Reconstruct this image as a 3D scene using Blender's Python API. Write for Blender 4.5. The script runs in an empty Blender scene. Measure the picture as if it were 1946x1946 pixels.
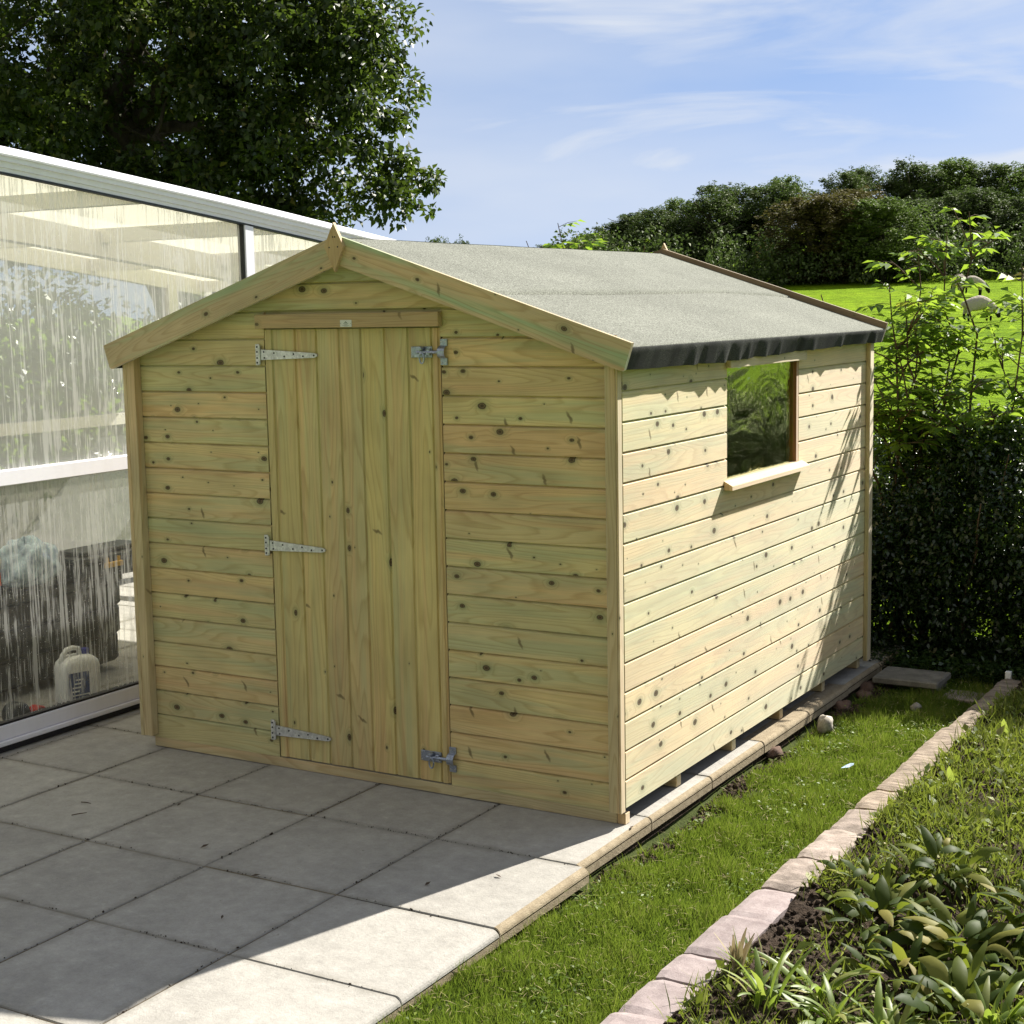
import bpy, math, random
import numpy as np
from mathutils import Vector, Matrix

random.seed(7)
SC = bpy.context.scene
COL = SC.collection
R = math.radians

# ------------------------------------------------------------------ camera, sky, sun, exposure
S = np.array([2.5747, -5.1872, 1.992])
RR = np.array([0.8617, 0.5074, -0.0186]); 
_a, _b, _c = 0.5336, -0.1309, -0.0186
FW = np.array([-math.sin(_a)*math.cos(_b), math.cos(_a)*math.cos(_b), math.sin(_b)])
_r = np.array([math.cos(_a), math.sin(_a), 0.0]); _u = np.cross(_r, FW)
RR = math.cos(_c)*_r + math.sin(_c)*_u
UU = -math.sin(_c)*_r + math.cos(_c)*_u
cam = bpy.data.cameras.new('camera'); camo = bpy.data.objects.new('camera', cam); COL.objects.link(camo)
M = Matrix(((RR[0], UU[0], -FW[0], S[0]), (RR[1], UU[1], -FW[1], S[1]), (RR[2], UU[2], -FW[2], S[2]), (0, 0, 0, 1)))
camo.matrix_world = M
cam.sensor_fit = 'HORIZONTAL'; cam.angle = R(36.615); cam.clip_start = 0.05; cam.clip_end = 2000
SC.camera = camo

SUNV = Vector((0.35, 1.14, 1.0)).normalized()          # towards the sun
elev = math.asin(SUNV.z); azim = math.atan2(SUNV.x, SUNV.y)
w = bpy.data.worlds.new('World'); SC.world = w; w.use_nodes = True
nt = w.node_tree; nt.nodes.clear()
N = nt.nodes.new; L = nt.links.new
sky = N('ShaderNodeTexSky'); sky.sky_type = 'NISHITA'; sky.sun_disc = False
sky.sun_elevation = elev; sky.sun_rotation = azim
sky.air_density = 1.0; sky.dust_density = 0.25; sky.ozone_density = 3.0; sky.altitude = 100
tc = N('ShaderNodeTexCoord')
skm = N('ShaderNodeMapping'); skm.inputs['Scale'].default_value = (1, 1, 0.85); skm.inputs['Location'].default_value = (0, 0, 0.30)
skn = N('ShaderNodeVectorMath'); skn.operation = 'NORMALIZE'
L(tc.outputs['Generated'], skm.inputs[0]); L(skm.outputs[0], skn.inputs[0]); L(skn.outputs[0], sky.inputs['Vector'])
mp = N('ShaderNodeMapping'); mp.inputs['Scale'].default_value = (4.2, 4.2, 26.0); mp.inputs['Location'].default_value = (0.35, 0.1, 1.95)
n1 = N('ShaderNodeTexNoise'); n1.inputs['Scale'].default_value = 1.0; n1.inputs['Detail'].default_value = 7; n1.inputs['Roughness'].default_value = 0.52; n1.inputs['Distortion'].default_value = 0.7
L(tc.outputs['Generated'], mp.inputs[0]); L(mp.outputs[0], n1.inputs['Vector'])
cr = N('ShaderNodeValToRGB'); cr.color_ramp.elements[0].position = 0.41; cr.color_ramp.elements[1].position = 0.66
cr.color_ramp.elements[0].color = (0, 0, 0, 1); cr.color_ramp.elements[1].color = (1, 1, 1, 1)
L(n1.outputs[0], cr.inputs[0])
mp3 = N('ShaderNodeMapping'); mp3.inputs['Scale'].default_value = (2.3, 2.3, 9.0); mp3.inputs['Location'].default_value = (1.9, 0.4, 0.2); L(tc.outputs['Generated'], mp3.inputs[0])
n3 = N('ShaderNodeTexNoise'); n3.inputs['Scale'].default_value = 1.0; n3.inputs['Detail'].default_value = 5; n3.inputs['Roughness'].default_value = 0.45; L(mp3.outputs[0], n3.inputs['Vector'])
r3 = N('ShaderNodeMapRange'); r3.inputs[1].default_value = 0.36; r3.inputs[2].default_value = 0.62; r3.inputs[3].default_value = 0.10; r3.inputs[4].default_value = 0.62; L(n3.outputs[0], r3.inputs[0])
sz3 = N('ShaderNodeSeparateXYZ'); L(tc.outputs['Generated'], sz3.inputs[0]); r4 = N('ShaderNodeMapRange'); r4.inputs[1].default_value = 0.17; r4.inputs[2].default_value = 0.06; r4.inputs[3].default_value = -0.06; r4.inputs[4].default_value = 0.16; L(sz3.outputs[2], r4.inputs[0])
ad3 = N('ShaderNodeMath'); ad3.operation = 'ADD'; ad3.use_clamp = True; L(r3.outputs[0], ad3.inputs[0]); L(r4.outputs[0], ad3.inputs[1])
mul0 = N('ShaderNodeMath'); mul0.operation = 'MULTIPLY'; mul0.inputs[1].default_value = 0.85; L(cr.outputs[0], mul0.inputs[0])
mul = N('ShaderNodeMath'); mul.operation = 'MAXIMUM'; L(mul0.outputs[0], mul.inputs[0]); L(ad3.outputs[0], mul.inputs[1])
mix = N('ShaderNodeMix'); mix.data_type = 'RGBA'; mix.inputs[7].default_value = (5.0, 5.3, 5.8, 1)
tint = N('ShaderNodeMix'); tint.data_type = 'RGBA'; tint.blend_type = 'MULTIPLY'; tint.inputs[0].default_value = 1.0; tint.inputs[7].default_value = (0.96, 0.93, 0.94, 1)
L(sky.outputs[0], tint.inputs[6])
# added unseen cloud bank behind the camera, put in to brighten the shed front
sepw = N('ShaderNodeSeparateXYZ'); L(tc.outputs['Generated'], sepw.inputs[0])
bk_ = N('ShaderNodeMapRange'); bk_.inputs[1].default_value = 0.15; bk_.inputs[2].default_value = -0.45; bk_.inputs[3].default_value = 0.0; bk_.inputs[4].default_value = 1.0; L(sepw.outputs[1], bk_.inputs[0])
n2 = N('ShaderNodeTexNoise'); n2.inputs['Scale'].default_value = 2.2; n2.inputs['Detail'].default_value = 5; L(tc.outputs['Generated'], n2.inputs['Vector'])
c2 = N('ShaderNodeMapRange'); c2.inputs[1].default_value = 0.30; c2.inputs[2].default_value = 0.55; L(n2.outputs[0], c2.inputs[0])
m2 = N('ShaderNodeMath'); m2.operation = 'MULTIPLY'; L(bk_.outputs[0], m2.inputs[0]); L(c2.outputs[0], m2.inputs[1])
mixb = N('ShaderNodeMix'); mixb.data_type = 'RGBA'; mixb.inputs[7].default_value = (2.7, 2.7, 2.6, 1)
L(m2.outputs[0], mixb.inputs[0]); L(mix.outputs[2], mixb.inputs[6])
L(mul.outputs[0], mix.inputs[0]); L(tint.outputs[2], mix.inputs[6])
bg = N('ShaderNodeBackground'); bg.inputs[1].default_value = 0.07
L(mixb.outputs[2], bg.inputs[0]); wo = N('ShaderNodeOutputWorld'); L(bg.outputs[0], wo.inputs[0])

sl = bpy.data.lights.new('sun', 'SUN'); sl.energy = 5.0; sl.angle = R(0.5); sl.color = (1.0, 0.95, 0.86)
so = bpy.data.objects.new('sun', sl); COL.objects.link(so)
so.rotation_euler = (-SUNV).to_track_quat('-Z', 'Y').to_euler(); so.location = (3, 8, 9)

SC.view_settings.view_transform = 'Standard'; SC.view_settings.look = 'None'
SC.view_settings.exposure = 1.15; SC.view_settings.gamma = 1.0
SC.cycles.use_denoising = True
SC.cycles.max_bounces = 8; SC.cycles.transparent_max_bounces = 24; SC.cycles.diffuse_bounces = 3
SC.cycles.sample_clamp_indirect = 6.0
SC.cycles.caustics_reflective = False; SC.cycles.caustics_refractive = False

# ------------------------------------------------------------------ object helpers
def tag(o, label=None, cat=None, group=None, kind=None):
    if label: o['label'] = label
    if cat: o['category'] = cat
    if group: o['group'] = group
    if kind: o['kind'] = kind
    return o

def empty(name, loc, label=None, cat=None, group=None, rz=0.0):
    o = bpy.data.objects.new(name, None); COL.objects.link(o)
    o.location = loc; o.rotation_euler = (0, 0, rz); o.empty_display_size = 0.1
    return tag(o, label, cat, group)

class MB:
    """collects polygons with per-corner uv (u,v) and a per-face random pair"""
    def __init__(s): s.v = []; s.f = []; s.uv = []; s.id = []; s.m = []
    def poly(s, pts, uv=None, rid=(0.5, 0.5), m=0):
        b = len(s.v); s.v += [tuple(p) for p in pts]; s.f.append(tuple(range(b, b+len(pts))))
        s.uv.append(uv if uv else [(0, 0)]*len(pts)); s.id.append(rid); s.m.append(m)
    def build(s, name, mats, parent=None, smooth=False, origin=(0, 0, 0), weld=False):
        me = bpy.data.meshes.new(name)
        o0 = np.array(origin, float)
        me.from_pydata([tuple(np.array(p)-o0) for p in s.v], [], s.f)
        l1 = me.uv_layers.new(name='grain'); l2 = me.uv_layers.new(name='bid')
        a = np.array([c for u in s.uv for c in u], dtype=np.float32).ravel()
        b = np.array([r for u, r in zip(s.uv, s.id) for _ in u], dtype=np.float32).ravel()
        l1.data.foreach_set('uv', a); l2.data.foreach_set('uv', b)
        for mt in (mats if isinstance(mats, (list, tuple)) else [mats]): me.materials.append(mt)
        me.polygons.foreach_set('material_index', np.array(s.m, dtype=np.int32))
        if weld or smooth:
            import bmesh
            bm = bmesh.new(); bm.from_mesh(me); bmesh.ops.remove_doubles(bm, verts=bm.verts, dist=1e-5); bm.to_mesh(me); bm.free()
        if smooth: me.polygons.foreach_set('use_smooth', np.ones(len(me.polygons), dtype=bool))
        me.update()
        o = bpy.data.objects.new(name, me); COL.objects.link(o)
        o.location = o0
        if parent is not None:
            o.parent = parent
            o.location = o0 - np.array(parent_world(parent))
        return o
    def box(s, p0, p1, rid=None, along=None, m=0, bev=0.0):
        """axis aligned box; uv along the longest axis (or 'along')"""
        p0 = np.array(p0, float); p1 = np.array(p1, float)
        lo = np.minimum(p0, p1); hi = np.maximum(p0, p1); d = hi-lo
        ax = int(np.argmax(d)) if along is None else along
        rid = rid or (random.random(), random.random())
        s.obox(lo + d/2, np.eye(3), d/2, rid, ax, m, bev)
    def obox(s, c, axes, h, rid=None, along=0, m=0, bev=0.0):
        """oriented box with chamfered edges: centre, 3 axis rows, half sizes"""
        c = np.array(c, float); axes = np.array(axes, float); h = np.array(h, float)
        rid = rid or (random.random(), random.random())
        b = min(bev, h.min()*0.45)
        o1, o2 = [(1, 2), (0, 2), (0, 1)][along]
        def P(q): return c + q[0]*axes[0] + q[1]*axes[1] + q[2]*axes[2]
        def U(q): return (q[along], q[o1] + q[o2])
        def add(qs): s.poly([P(q) for q in qs], [U(q) for q in qs], rid, m)
        for ax in range(3):
            a1, a2 = [(1, 2), (2, 0), (0, 1)][ax]
            for sg in (1, -1):
                qs = []
                for (i, j) in ((-1, -1), (1, -1), (1, 1), (-1, 1)):
                    q = [0, 0, 0]; q[ax] = sg*h[ax]; q[a1] = i*(h[a1]-b); q[a2] = j*(h[a2]-b); qs.append(q)
                if sg < 0: qs.reverse()
                add(qs)
        if b > 0:
            for ax in range(3):
                a1, a2 = [(1, 2), (2, 0), (0, 1)][ax]
                for i in (-1, 1):
                    for j in (-1, 1):
                        q = []
                        for (t, e) in ((-1, 0), (1, 0), (1, 1), (-1, 1)):
                            p = [0, 0, 0]; p[ax] = t*(h[ax]-b)
                            p[a1] = i*(h[a1] - (b if e else 0)); p[a2] = j*(h[a2] - (0 if e else b)); q.append(p)
                        if i*j < 0: q.reverse()
                        q.reverse(); add(q)
            for i in (-1, 1):
                for j in (-1, 1):
                    for k in (-1, 1):
                        q = [[i*h[0], j*(h[1]-b), k*(h[2]-b)], [i*(h[0]-b), j*h[1], k*(h[2]-b)], [i*(h[0]-b), j*(h[1]-b), k*h[2]]]
                        if i*j*k < 0: q.reverse()
                        add(q)
    def tube(s, pts, rad, n=8, rid=None, m=0, cap=True):
        pts = [np.array(p, float) for p in pts]; k = len(pts)
        rad = rad if isinstance(rad, (list, tuple)) else [rad]*k
        rid = rid or (random.random(), random.random())
        ring = []; prev = None; dist = 0; ds = []
        for i in range(k):
            t = pts[min(i+1, k-1)] - pts[max(i-1, 0)]; t = t/(np.linalg.norm(t)+1e-9)
            if prev is None:
                a = np.cross(t, [0, 0, 1.0]); 
                if np.linalg.norm(a) < 0.05: a = np.cross(t, [0, 1.0, 0])
            else:
                a = prev - t*(prev@t)
            a = a/np.linalg.norm(a); prev = a; b = np.cross(t, a)
            if i: dist += np.linalg.norm(pts[i]-pts[i-1])
            ds.append(dist)
            ring.append([pts[i] + rad[i]*(math.cos(x)*a + math.sin(x)*b) for x in [2*math.pi*j/n for j in range(n)]])
        for i in range(k-1):
            for j in range(n):
                j2 = (j+1) % n
                s.poly([ring[i][j], ring[i][j2], ring[i+1][j2], ring[i+1][j]],
                       [(ds[i], j/n*.3), (ds[i], (j+1)/n*.3), (ds[i+1], (j+1)/n*.3), (ds[i+1], j/n*.3)], rid, m)
        if cap:
            s.poly(ring[0][::-1], None, rid, m); s.poly(ring[-1], None, rid, m)
    def lathe(s, prof, c=(0, 0, 0), n=16, rid=None, m=0, axes=None, sq=None):
        """prof: list of (r,z); sq: superellipse exponent"""
        c = np.array(c, float); A = np.eye(3) if axes is None else np.array(axes, float)
        rid = rid or (random.random(), random.random())
        def pt(r, z, j):
            x = math.cos(2*math.pi*j/n); y = math.sin(2*math.pi*j/n)
            if sq:
                k = (abs(x)**sq + abs(y)**sq)**(-1/sq); x *= k; y *= k
            rx, ry = (r if isinstance(r, tuple) else (r, r))
            return c + A[0]*rx*x + A[1]*ry*y + A[2]*z
        for i in range(len(prof)-1):
            for j in range(n):
                s.poly([pt(*prof[i], j), pt(*prof[i], j+1), pt(*prof[i+1], j+1), pt(*prof[i+1], j)],
                       [(j/n, prof[i][1]), ((j+1)/n, prof[i][1]), ((j+1)/n, prof[i+1][1]), (j/n, prof[i+1][1])], rid, m)

def parent_world(p):
    v = np.array(p.location, float)
    if p.parent is not None: v = v + parent_world(p.parent)
    return v

def np_mesh(name, verts, faces, mats, rnd=None, parent=None, smooth=False, origin=(0, 0, 0), mat_idx=None):
    """verts (n,3), faces (m,k); rnd (m,2) per-face randoms"""
    me = bpy.data.meshes.new(name)
    v = np.asarray(verts, np.float32) - np.array(origin, np.float32); f = np.asarray(faces, np.int32)
    me.vertices.add(len(v)); me.vertices.foreach_set('co', v.ravel())
    me.loops.add(f.size); me.loops.foreach_set('vertex_index', f.ravel())
    me.polygons.add(len(f)); me.polygons.foreach_set('loop_start', np.arange(len(f), dtype=np.int32)*f.shape[1])
    me.polygons.foreach_set('loop_total', np.full(len(f), f.shape[1], np.int32))
    for mt in (mats if isinstance(mats, (list, tuple)) else [mats]): me.materials.append(mt)
    if mat_idx is not None: me.polygons.foreach_set('material_index', np.asarray(mat_idx, np.int32))
    if rnd is not None:
        l = me.uv_layers.new(name='bid'); l.data.foreach_set('uv', np.repeat(np.asarray(rnd, np.float32), f.shape[1], axis=0).ravel())
    if smooth: me.polygons.foreach_set('use_smooth', np.ones(len(f), bool))
    me.update(calc_edges=True); me.validate()
    o = bpy.data.objects.new(name, me); COL.objects.link(o)
    o.location = origin
    if parent is not None:
        o.parent = parent; o.location = np.array(origin) - parent_world(parent)
    return o

# ------------------------------------------------------------------ material helpers
class G:
    def __init__(s, name):
        s.m = bpy.data.materials.new(name); s.m.use_nodes = True; s.t = s.m.node_tree; s.t.nodes.clear()
        s.out = s.t.nodes.new('ShaderNodeOutputMaterial')
    def n(s, typ, **kw):
        x = s.t.nodes.new(typ)
        for k, v in kw.items(): setattr(x, k, v)
        return x
    def l(s, a, b): s.t.links.new(a, b)
    def set(s, sock, v):
        if hasattr(v, 'is_output'): s.l(v, sock)
        elif isinstance(v, (tuple, list)):
            sock.default_value = tuple(v) + ((1.0,) if len(v) == 3 and len(sock.default_value) == 4 else ())
        else: sock.default_value = v
    def math(s, op, a, b=None, c=None, clamp=False):
        x = s.n('ShaderNodeMath', operation=op, use_clamp=clamp); s.set(x.inputs[0], a)
        if b is not None: s.set(x.inputs[1], b)
        if c is not None: s.set(x.inputs[2], c)
        return x.outputs[0]
    def mix(s, f, a, b, mode='MIX'):
        x = s.n('ShaderNodeMix', data_type='RGBA', blend_type=mode); s.set(x.inputs[0], f); s.set(x.inputs[6], a); s.set(x.inputs[7], b)
        return x.outputs[2]
    def ramp(s, f, stops, interp='LINEAR'):
        x = s.n('ShaderNodeValToRGB'); r = x.color_ramp; r.interpolation = interp
        while len(r.elements) < len(stops): r.elements.new(0.5)
        for e, (p, c) in zip(r.elements, stops):
            e.position = p; e.color = (c, c, c, 1) if not isinstance(c, (tuple, list)) else tuple(c) + ((1,) if len(c) == 3 else ())
        s.set(x.inputs[0], f); return x.outputs[0]
    def map(s, vec, scale=(1, 1, 1), loc=(0, 0, 0), rot=(0, 0, 0)):
        x = s.n('ShaderNodeMapping'); s.l(vec, x.inputs[0]); x.inputs['Scale'].default_value = scale; x.inputs['Location'].default_value = loc; x.inputs['Rotation'].default_value = rot
        return x.outputs[0]
    def noise(s, vec, scale=1.0, detail=3, rough=0.5, dist=0.0, col=False):
        x = s.n('ShaderNodeTexNoise'); s.l(vec, x.inputs['Vector'])
        x.inputs['Scale'].default_value = scale; x.inputs['Detail'].default_value = detail; x.inputs['Roughness'].default_value = rough; x.inputs['Distortion'].default_value = dist
        return x.outputs[1 if col else 0]
    def vor(s, vec, scale=1.0, feature='F1', out=0, rand=1.0, dim='3D'):
        x = s.n('ShaderNodeTexVoronoi', feature=feature, voronoi_dimensions=dim); s.l(vec, x.inputs['Vector']); x.inputs['Scale'].default_value = scale
        x.inputs['Randomness'].default_value = rand
        return x.outputs[out]
    def uv(s, name):
        x = s.n('ShaderNodeUVMap'); x.uv_map = name; return x.outputs[0]
    def obj(s): return s.n('ShaderNodeTexCoord').outputs['Object']
    def pos(s): return s.n('ShaderNodeNewGeometry').outputs['Position']
    def sep(s, v):
        x = s.n('ShaderNodeSeparateXYZ'); s.l(v, x.inputs[0]); return x.outputs
    def comb(s, a, b, c=0.0):
        x = s.n('ShaderNodeCombineXYZ'); s.set(x.inputs[0], a); s.set(x.inputs[1], b); s.set(x.inputs[2], c); return x.outputs[0]
    def bump(s, h, strength=0.3, dist=0.01):
        x = s.n('ShaderNodeBump'); x.inputs['Strength'].default_value = strength; x.inputs['Distance'].default_value = dist; s.l(h, x.inputs['Height']); return x.outputs[0]
    def bsdf(s, color, rough=0.6, metal=0.0, spec=0.5, normal=None, **kw):
        x = s.n('ShaderNodeBsdfPrincipled'); s.set(x.inputs['Base Color'], color); s.set(x.inputs['Roughness'], rough); s.set(x.inputs['Metallic'], metal)
        s.set(x.inputs['Specular IOR Level'], spec)
        if normal is not None: s.l(normal, x.inputs['Normal'])
        for k, v in kw.items(): s.set(x.inputs[k], v)
        return x.outputs[0]
    def done(s, sh): s.l(sh, s.out.inputs[0]); return s.m

def simple(name, color, rough=0.5, metal=0.0, spec=0.5, var=0.12, scale=20.0, bump=0.0):
    g = G(name); p = g.obj(); nz = g.noise(p, scale, 4, 0.6)
    c = g.mix(g.ramp(nz, [(0.3, 0.0), (0.7, 1.0)]), tuple(x*(1-var) for x in color), tuple(min(1, x*(1+var)) for x in color))
    nm = g.bump(nz, bump, 0.01) if bump else None
    return g.done(g.bsdf(c, rough, metal, spec, nm))

def wood(name, stops, knots=1.0, knot_p=0.66, green=0.5, bumps=0.35, dark=0.72, rings=11.0):
    g = G(name)
    u, v, _ = g.sep(g.uv('grain')); r1, r2, _ = g.sep(g.uv('bid'))
    U = g.math('ADD', u, g.math('MULTIPLY', r1, 37.0)); V = g.math('ADD', v, g.math('MULTIPLY', r2, 17.0)); W = g.math('MULTIPLY', r1, 53.0)
    P = g.comb(U, V, W)
    # knots
    Q = g.comb(g.math('MULTIPLY', U, 6.4), g.math('MULTIPLY', V, 9.5), 0.0)
    d = g.vor(Q, 1.0, dim='2D'); cc = g.vor(Q, 1.0, out=1, dim='2D'); kr, kg, kb = g.n('ShaderNodeSeparateColor'), None, None
    g.l(cc, kr.inputs[0]); c1, c2, c3 = kr.outputs
    wob = g.math('MULTIPLY', g.math('SUBTRACT', g.noise(g.map(P, (60, 60, 1)), 1, 2), 0.5), 0.04)
    d2 = g.math('ADD', d, wob)
    rad = g.math('MULTIPLY_ADD', g.math('MULTIPLY', c2, c2), 0.105, 0.022)
    on = g.math('LESS_THAN', c1, knot_p)
    q = g.math('DIVIDE', d2, rad)
    km = g.math('MULTIPLY', on, g.ramp(g.math('MULTIPLY', q, 0.5), [(0.40, 1.0), (0.56, 0.0)]))
    halo = g.math('MULTIPLY', on, g.math('SUBTRACT', 1.0, g.math('MULTIPLY', q, 0.26), clamp=True))
    halo = g.math('MULTIPLY', halo, halo)
    # growth rings: level sets of a stretched field, bent round the knots
    f1 = g.noise(g.map(P, (0.75, 9.0, 1)), 1.0, 1.0, 0.4)
    f2 = g.noise(g.map(P, (3.0, 26.0, 1)), 1.0, 2.0, 0.5)
    fld = g.math('ADD', g.math('MULTIPLY_ADD', f2, 0.06, f1), g.math('MULTIPLY', halo, 0.22))
    ring = g.math('FRACT', g.math('MULTIPLY', fld, rings*1.6))
    ringm = g.ramp(ring, [(0.0, 0.05), (0.55, 0.25), (0.86, 1.0), (0.94, 0.55), (1.0, 0.05)])
    fib = g.noise(g.map(P, (7.0, 420.0, 1)), 1.0, 3, 0.6)
    base = g.ramp(r2, stops)
    # broad stain bands along the board (treatment green / pink heartwood)
    band = g.noise(g.map(P, (0.9, 13.0, 3)), 1.0, 3, 0.55)
    base = g.mix(g.ramp(band, [(0.46, 0.0), (0.60, green)]), base, (0.36, 0.46, 0.31))
    band2 = g.noise(g.map(P, (0.7, 16.0, 3), (7, 3, 1)), 1.0, 2, 0.5)
    base = g.mix(g.ramp(band2, [(0.52, 0.0), (0.7, 0.55)]), base, (0.62, 0.41, 0.24))
    big = g.noise(g.map(P, (3.0, 5.0, 3)), 1.0, 3, 0.5)
    base = g.mix(0.5, base, g.ramp(big, [(0.3, 0.72), (0.7, 1.25)]), 'MULTIPLY')
    c = g.mix(g.math('MULTIPLY', ringm, 0.62), base, g.mix(1.0, base, (dark, dark*0.86, dark*0.66), 'MULTIPLY'))
    c = g.mix(0.55, c, g.ramp(fib, [(0.25, 0.72), (0.75, 1.2)]), 'MULTIPLY')
    Q2 = g.comb(g.math('MULTIPLY', U, 2.9), g.math('MULTIPLY', V, 5.5), 3.0)
    warp = g.math('MULTIPLY', g.noise(g.map(P, (5, 30, 1)), 1, 2), 0.10)
    vv = g.n('ShaderNodeTexVoronoi', voronoi_dimensions='2D'); vv.inputs['Scale'].default_value = 1.0; g.l(Q2, vv.inputs['Vector']); vs = g.n('ShaderNodeVectorMath', operation='SUBTRACT'); g.l(Q2, vs.inputs[0]); g.l(vv.outputs['Position'], vs.inputs[1])
    vx, vy, _z = g.sep(vs.outputs[0]); so2 = g.n('ShaderNodeSeparateColor'); g.l(vv.outputs['Color'], so2.inputs[0])
    vx = g.math('ADD', g.math('ADD', vx, g.math('MULTIPLY', vy, 0.22)), g.math('ADD', warp, -0.05))
    e2 = g.math('ADD', g.math('POWER', g.math('DIVIDE', g.math('ABSOLUTE', vx), 0.026), 2.0), g.math('POWER', g.math('DIVIDE', g.math('ABSOLUTE', vy), 0.15), 2.0))
    bar = g.math('MULTIPLY', g.math('LESS_THAN', so2.outputs[0], 0.30*knot_p/0.66), g.ramp(e2, [(0.0, 0.85), (0.6, 0.45), (1.0, 0.0)]))
    c = g.mix(g.math('MULTIPLY', bar, knots), c, (0.13, 0.10, 0.05))
    c = g.mix(g.math('MULTIPLY', halo, 0.85*knots), c, (0.15, 0.20, 0.10))
    inner = g.ramp(g.math('MULTIPLY', q, 0.5), [(0.0, (0.09, 0.06, 0.033)), (0.15, (0.05, 0.036, 0.02)), (0.28, (0.17, 0.125, 0.07)), (0.42, (0.03, 0.024, 0.015))])
    c = g.mix(g.math('MULTIPLY', km, knots), c, inner)
    hgt = g.math('ADD', g.math('MULTIPLY', fib, 0.6), g.math('ADD', g.math('MULTIPLY', ringm, -0.35), g.math('MULTIPLY', km, -0.8)))
    c = g.mix(1.0, c, (1.02, 0.94, .74), 'MULTIPLY')
    return g.done(g.bsdf(c, g.math('MULTIPLY_ADD', fib, 0.2, 0.52), 0, 0.3, g.bump(hgt, bumps, 0.0012), **{'Sheen Weight': g.math('MULTIPLY_ADD', g.math('MAXIMUM', g.math('MAXIMUM', km, bar), g.math('MULTIPLY', halo, 0.5)), -0.52, 0.62), 'Sheen Roughness': 0.5, 'Sheen Tint': (1.0, 0.96, 0.86)}))

WOODST = [(0.0, (0.66, 0.56, 0.31)), (0.2, (0.55, 0.51, 0.31)), (0.38, (0.68, 0.52, 0.30)), (0.55, (0.63, 0.56, 0.31)), (0.72, (0.66, 0.49, 0.29)), (0.86, (0.52, 0.51, 0.30)), (1.0, (0.70, 0.60, 0.33))]
m_wood = wood('treated_pine', WOODST)
m_door = wood('door_pine', [(0.0, (0.62, 0.55, 0.26)), (0.4, (0.56, 0.46, 0.27)), (0.7, (0.60, 0.55, 0.27)), (1.0, (0.53, 0.46, 0.26))], knot_p=0.22, green=0.3, rings=9)
m_trim = wood('trim_pine', [(0.0, (0.55, 0.47, 0.32)), (1.0, (0.50, 0.43, 0.29))], knots=0.8, knot_p=0.16, green=0.15)
m_barge = wood('bargeboard_pine', [(0.0, (0.50, 0.42, 0.29)), (1.0, (0.55, 0.46, 0.31))], knots=1.0, knot_p=0.5, green=1.0)
m_lintel = wood('lintel_pine', [(0.0, (0.42, 0.31, 0.18)), (1.0, (0.45, 0.33, 0.19))], knots=0.8, knot_p=0.35, green=0.1, rings=16)
m_bargeshade = wood('shaded_rear_barge_pine', [(0.0, (0.20, 0.145, 0.10)), (1.0, (0.24, 0.175, 0.12))], knots=0.5, knot_p=0.2, green=0.0)  # rear bargeboards: shade on the inner face put into a dark brown
m_redwood = wood('window_jamb_wood', [(0.0, (0.33, 0.17, 0.075)), (1.0, (0.36, 0.19, 0.08))], knots=0.4, knot_p=0.15, green=0.0)
m_sill = wood('sill_pine', [(0.0, (0.60, 0.46, 0.29)), (1.0, (0.62, 0.48, 0.30))], knots=0.4, knot_p=0.15, green=0.0)

g = G('interior_dark'); m_dark = g.done(g.bsdf((0.03, 0.025, 0.018), 0.9))

# galvanised / zinc
def metal(name, col, rough, sc=90.0):
    g = G(name); p = g.obj(); v = g.vor(p, sc, out=1); s_ = g.n('ShaderNodeSeparateColor'); g.l(v, s_.inputs[0])
    nz = g.noise(p, sc*0.7, 4, 0.65)
    c = g.mix(s_.outputs[0], tuple(x*0.72 for x in col), col); c = g.mix(g.ramp(nz, [(0.5, 0.0), (0.75, 0.55)]), c, tuple(x*0.45 for x in col))
    return g.done(g.bsdf(c, g.math('MULTIPLY_ADD', nz, 0.35, rough-0.15), 0.75, 0.5))
m_galv = metal('galvanised_steel', (0.72, 0.72, 0.70), 0.5)
m_zinc = metal('zinc_plated_steel', (0.42, 0.46, 0.56), 0.3, 140)
m_screw = simple('screw_head', (0.5, 0.5, 0.48), 0.35, 0.9)
m_hole = simple('dark_recess', (0.02, 0.02, 0.02), 0.8)

# roof felt
g = G('mineral_roof_felt'); p = g.obj()
gran = g.noise(p, 150, 2, 0.85); gr2 = g.noise(p, 48, 4, 0.8); br = g.noise(p, 2.2, 4, 0.6); st = g.noise(g.map(p, (6, 0.5, 6)), 1.0, 3, 0.5)
c = g.ramp(gran, [(0.34, (0.085, 0.09, 0.07)), (0.5, (0.19, 0.195, 0.162)), (0.66, (0.33, 0.335, 0.29))])
c = g.mix(0.35, c, g.ramp(gr2, [(0.3, 0.72), (0.7, 1.2)]), 'MULTIPLY')
c = g.mix(0.5, c, g.ramp(br, [(0.3, 0.80), (0.7, 1.14)]), 'MULTIPLY')
c = g.mix(0.35, c, g.ramp(st, [(0.3, 0.82), (0.7, 1.1)]), 'MULTIPLY')
m_felt = g.done(g.bsdf(c, 0.95, 0, 0.15, g.bump(g.math('ADD', gran, gr2), 0.55, 0.002)))
g = G('felt_hem_shaded'); p = g.obj(); gran = g.noise(p, 330, 2, 0.8); wr = g.noise(g.map(p, (3, 9, 2)), 1.0, 3, 0.6)  # same felt turned down, with the hem's shade put into a darker colour
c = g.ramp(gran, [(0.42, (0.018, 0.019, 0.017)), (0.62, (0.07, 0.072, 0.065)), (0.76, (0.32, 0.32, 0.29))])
c = g.mix(g.ramp(wr, [(0.45, 0.0), (0.6, 0.75)]), c, (0.014, 0.015, 0.014))
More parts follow.
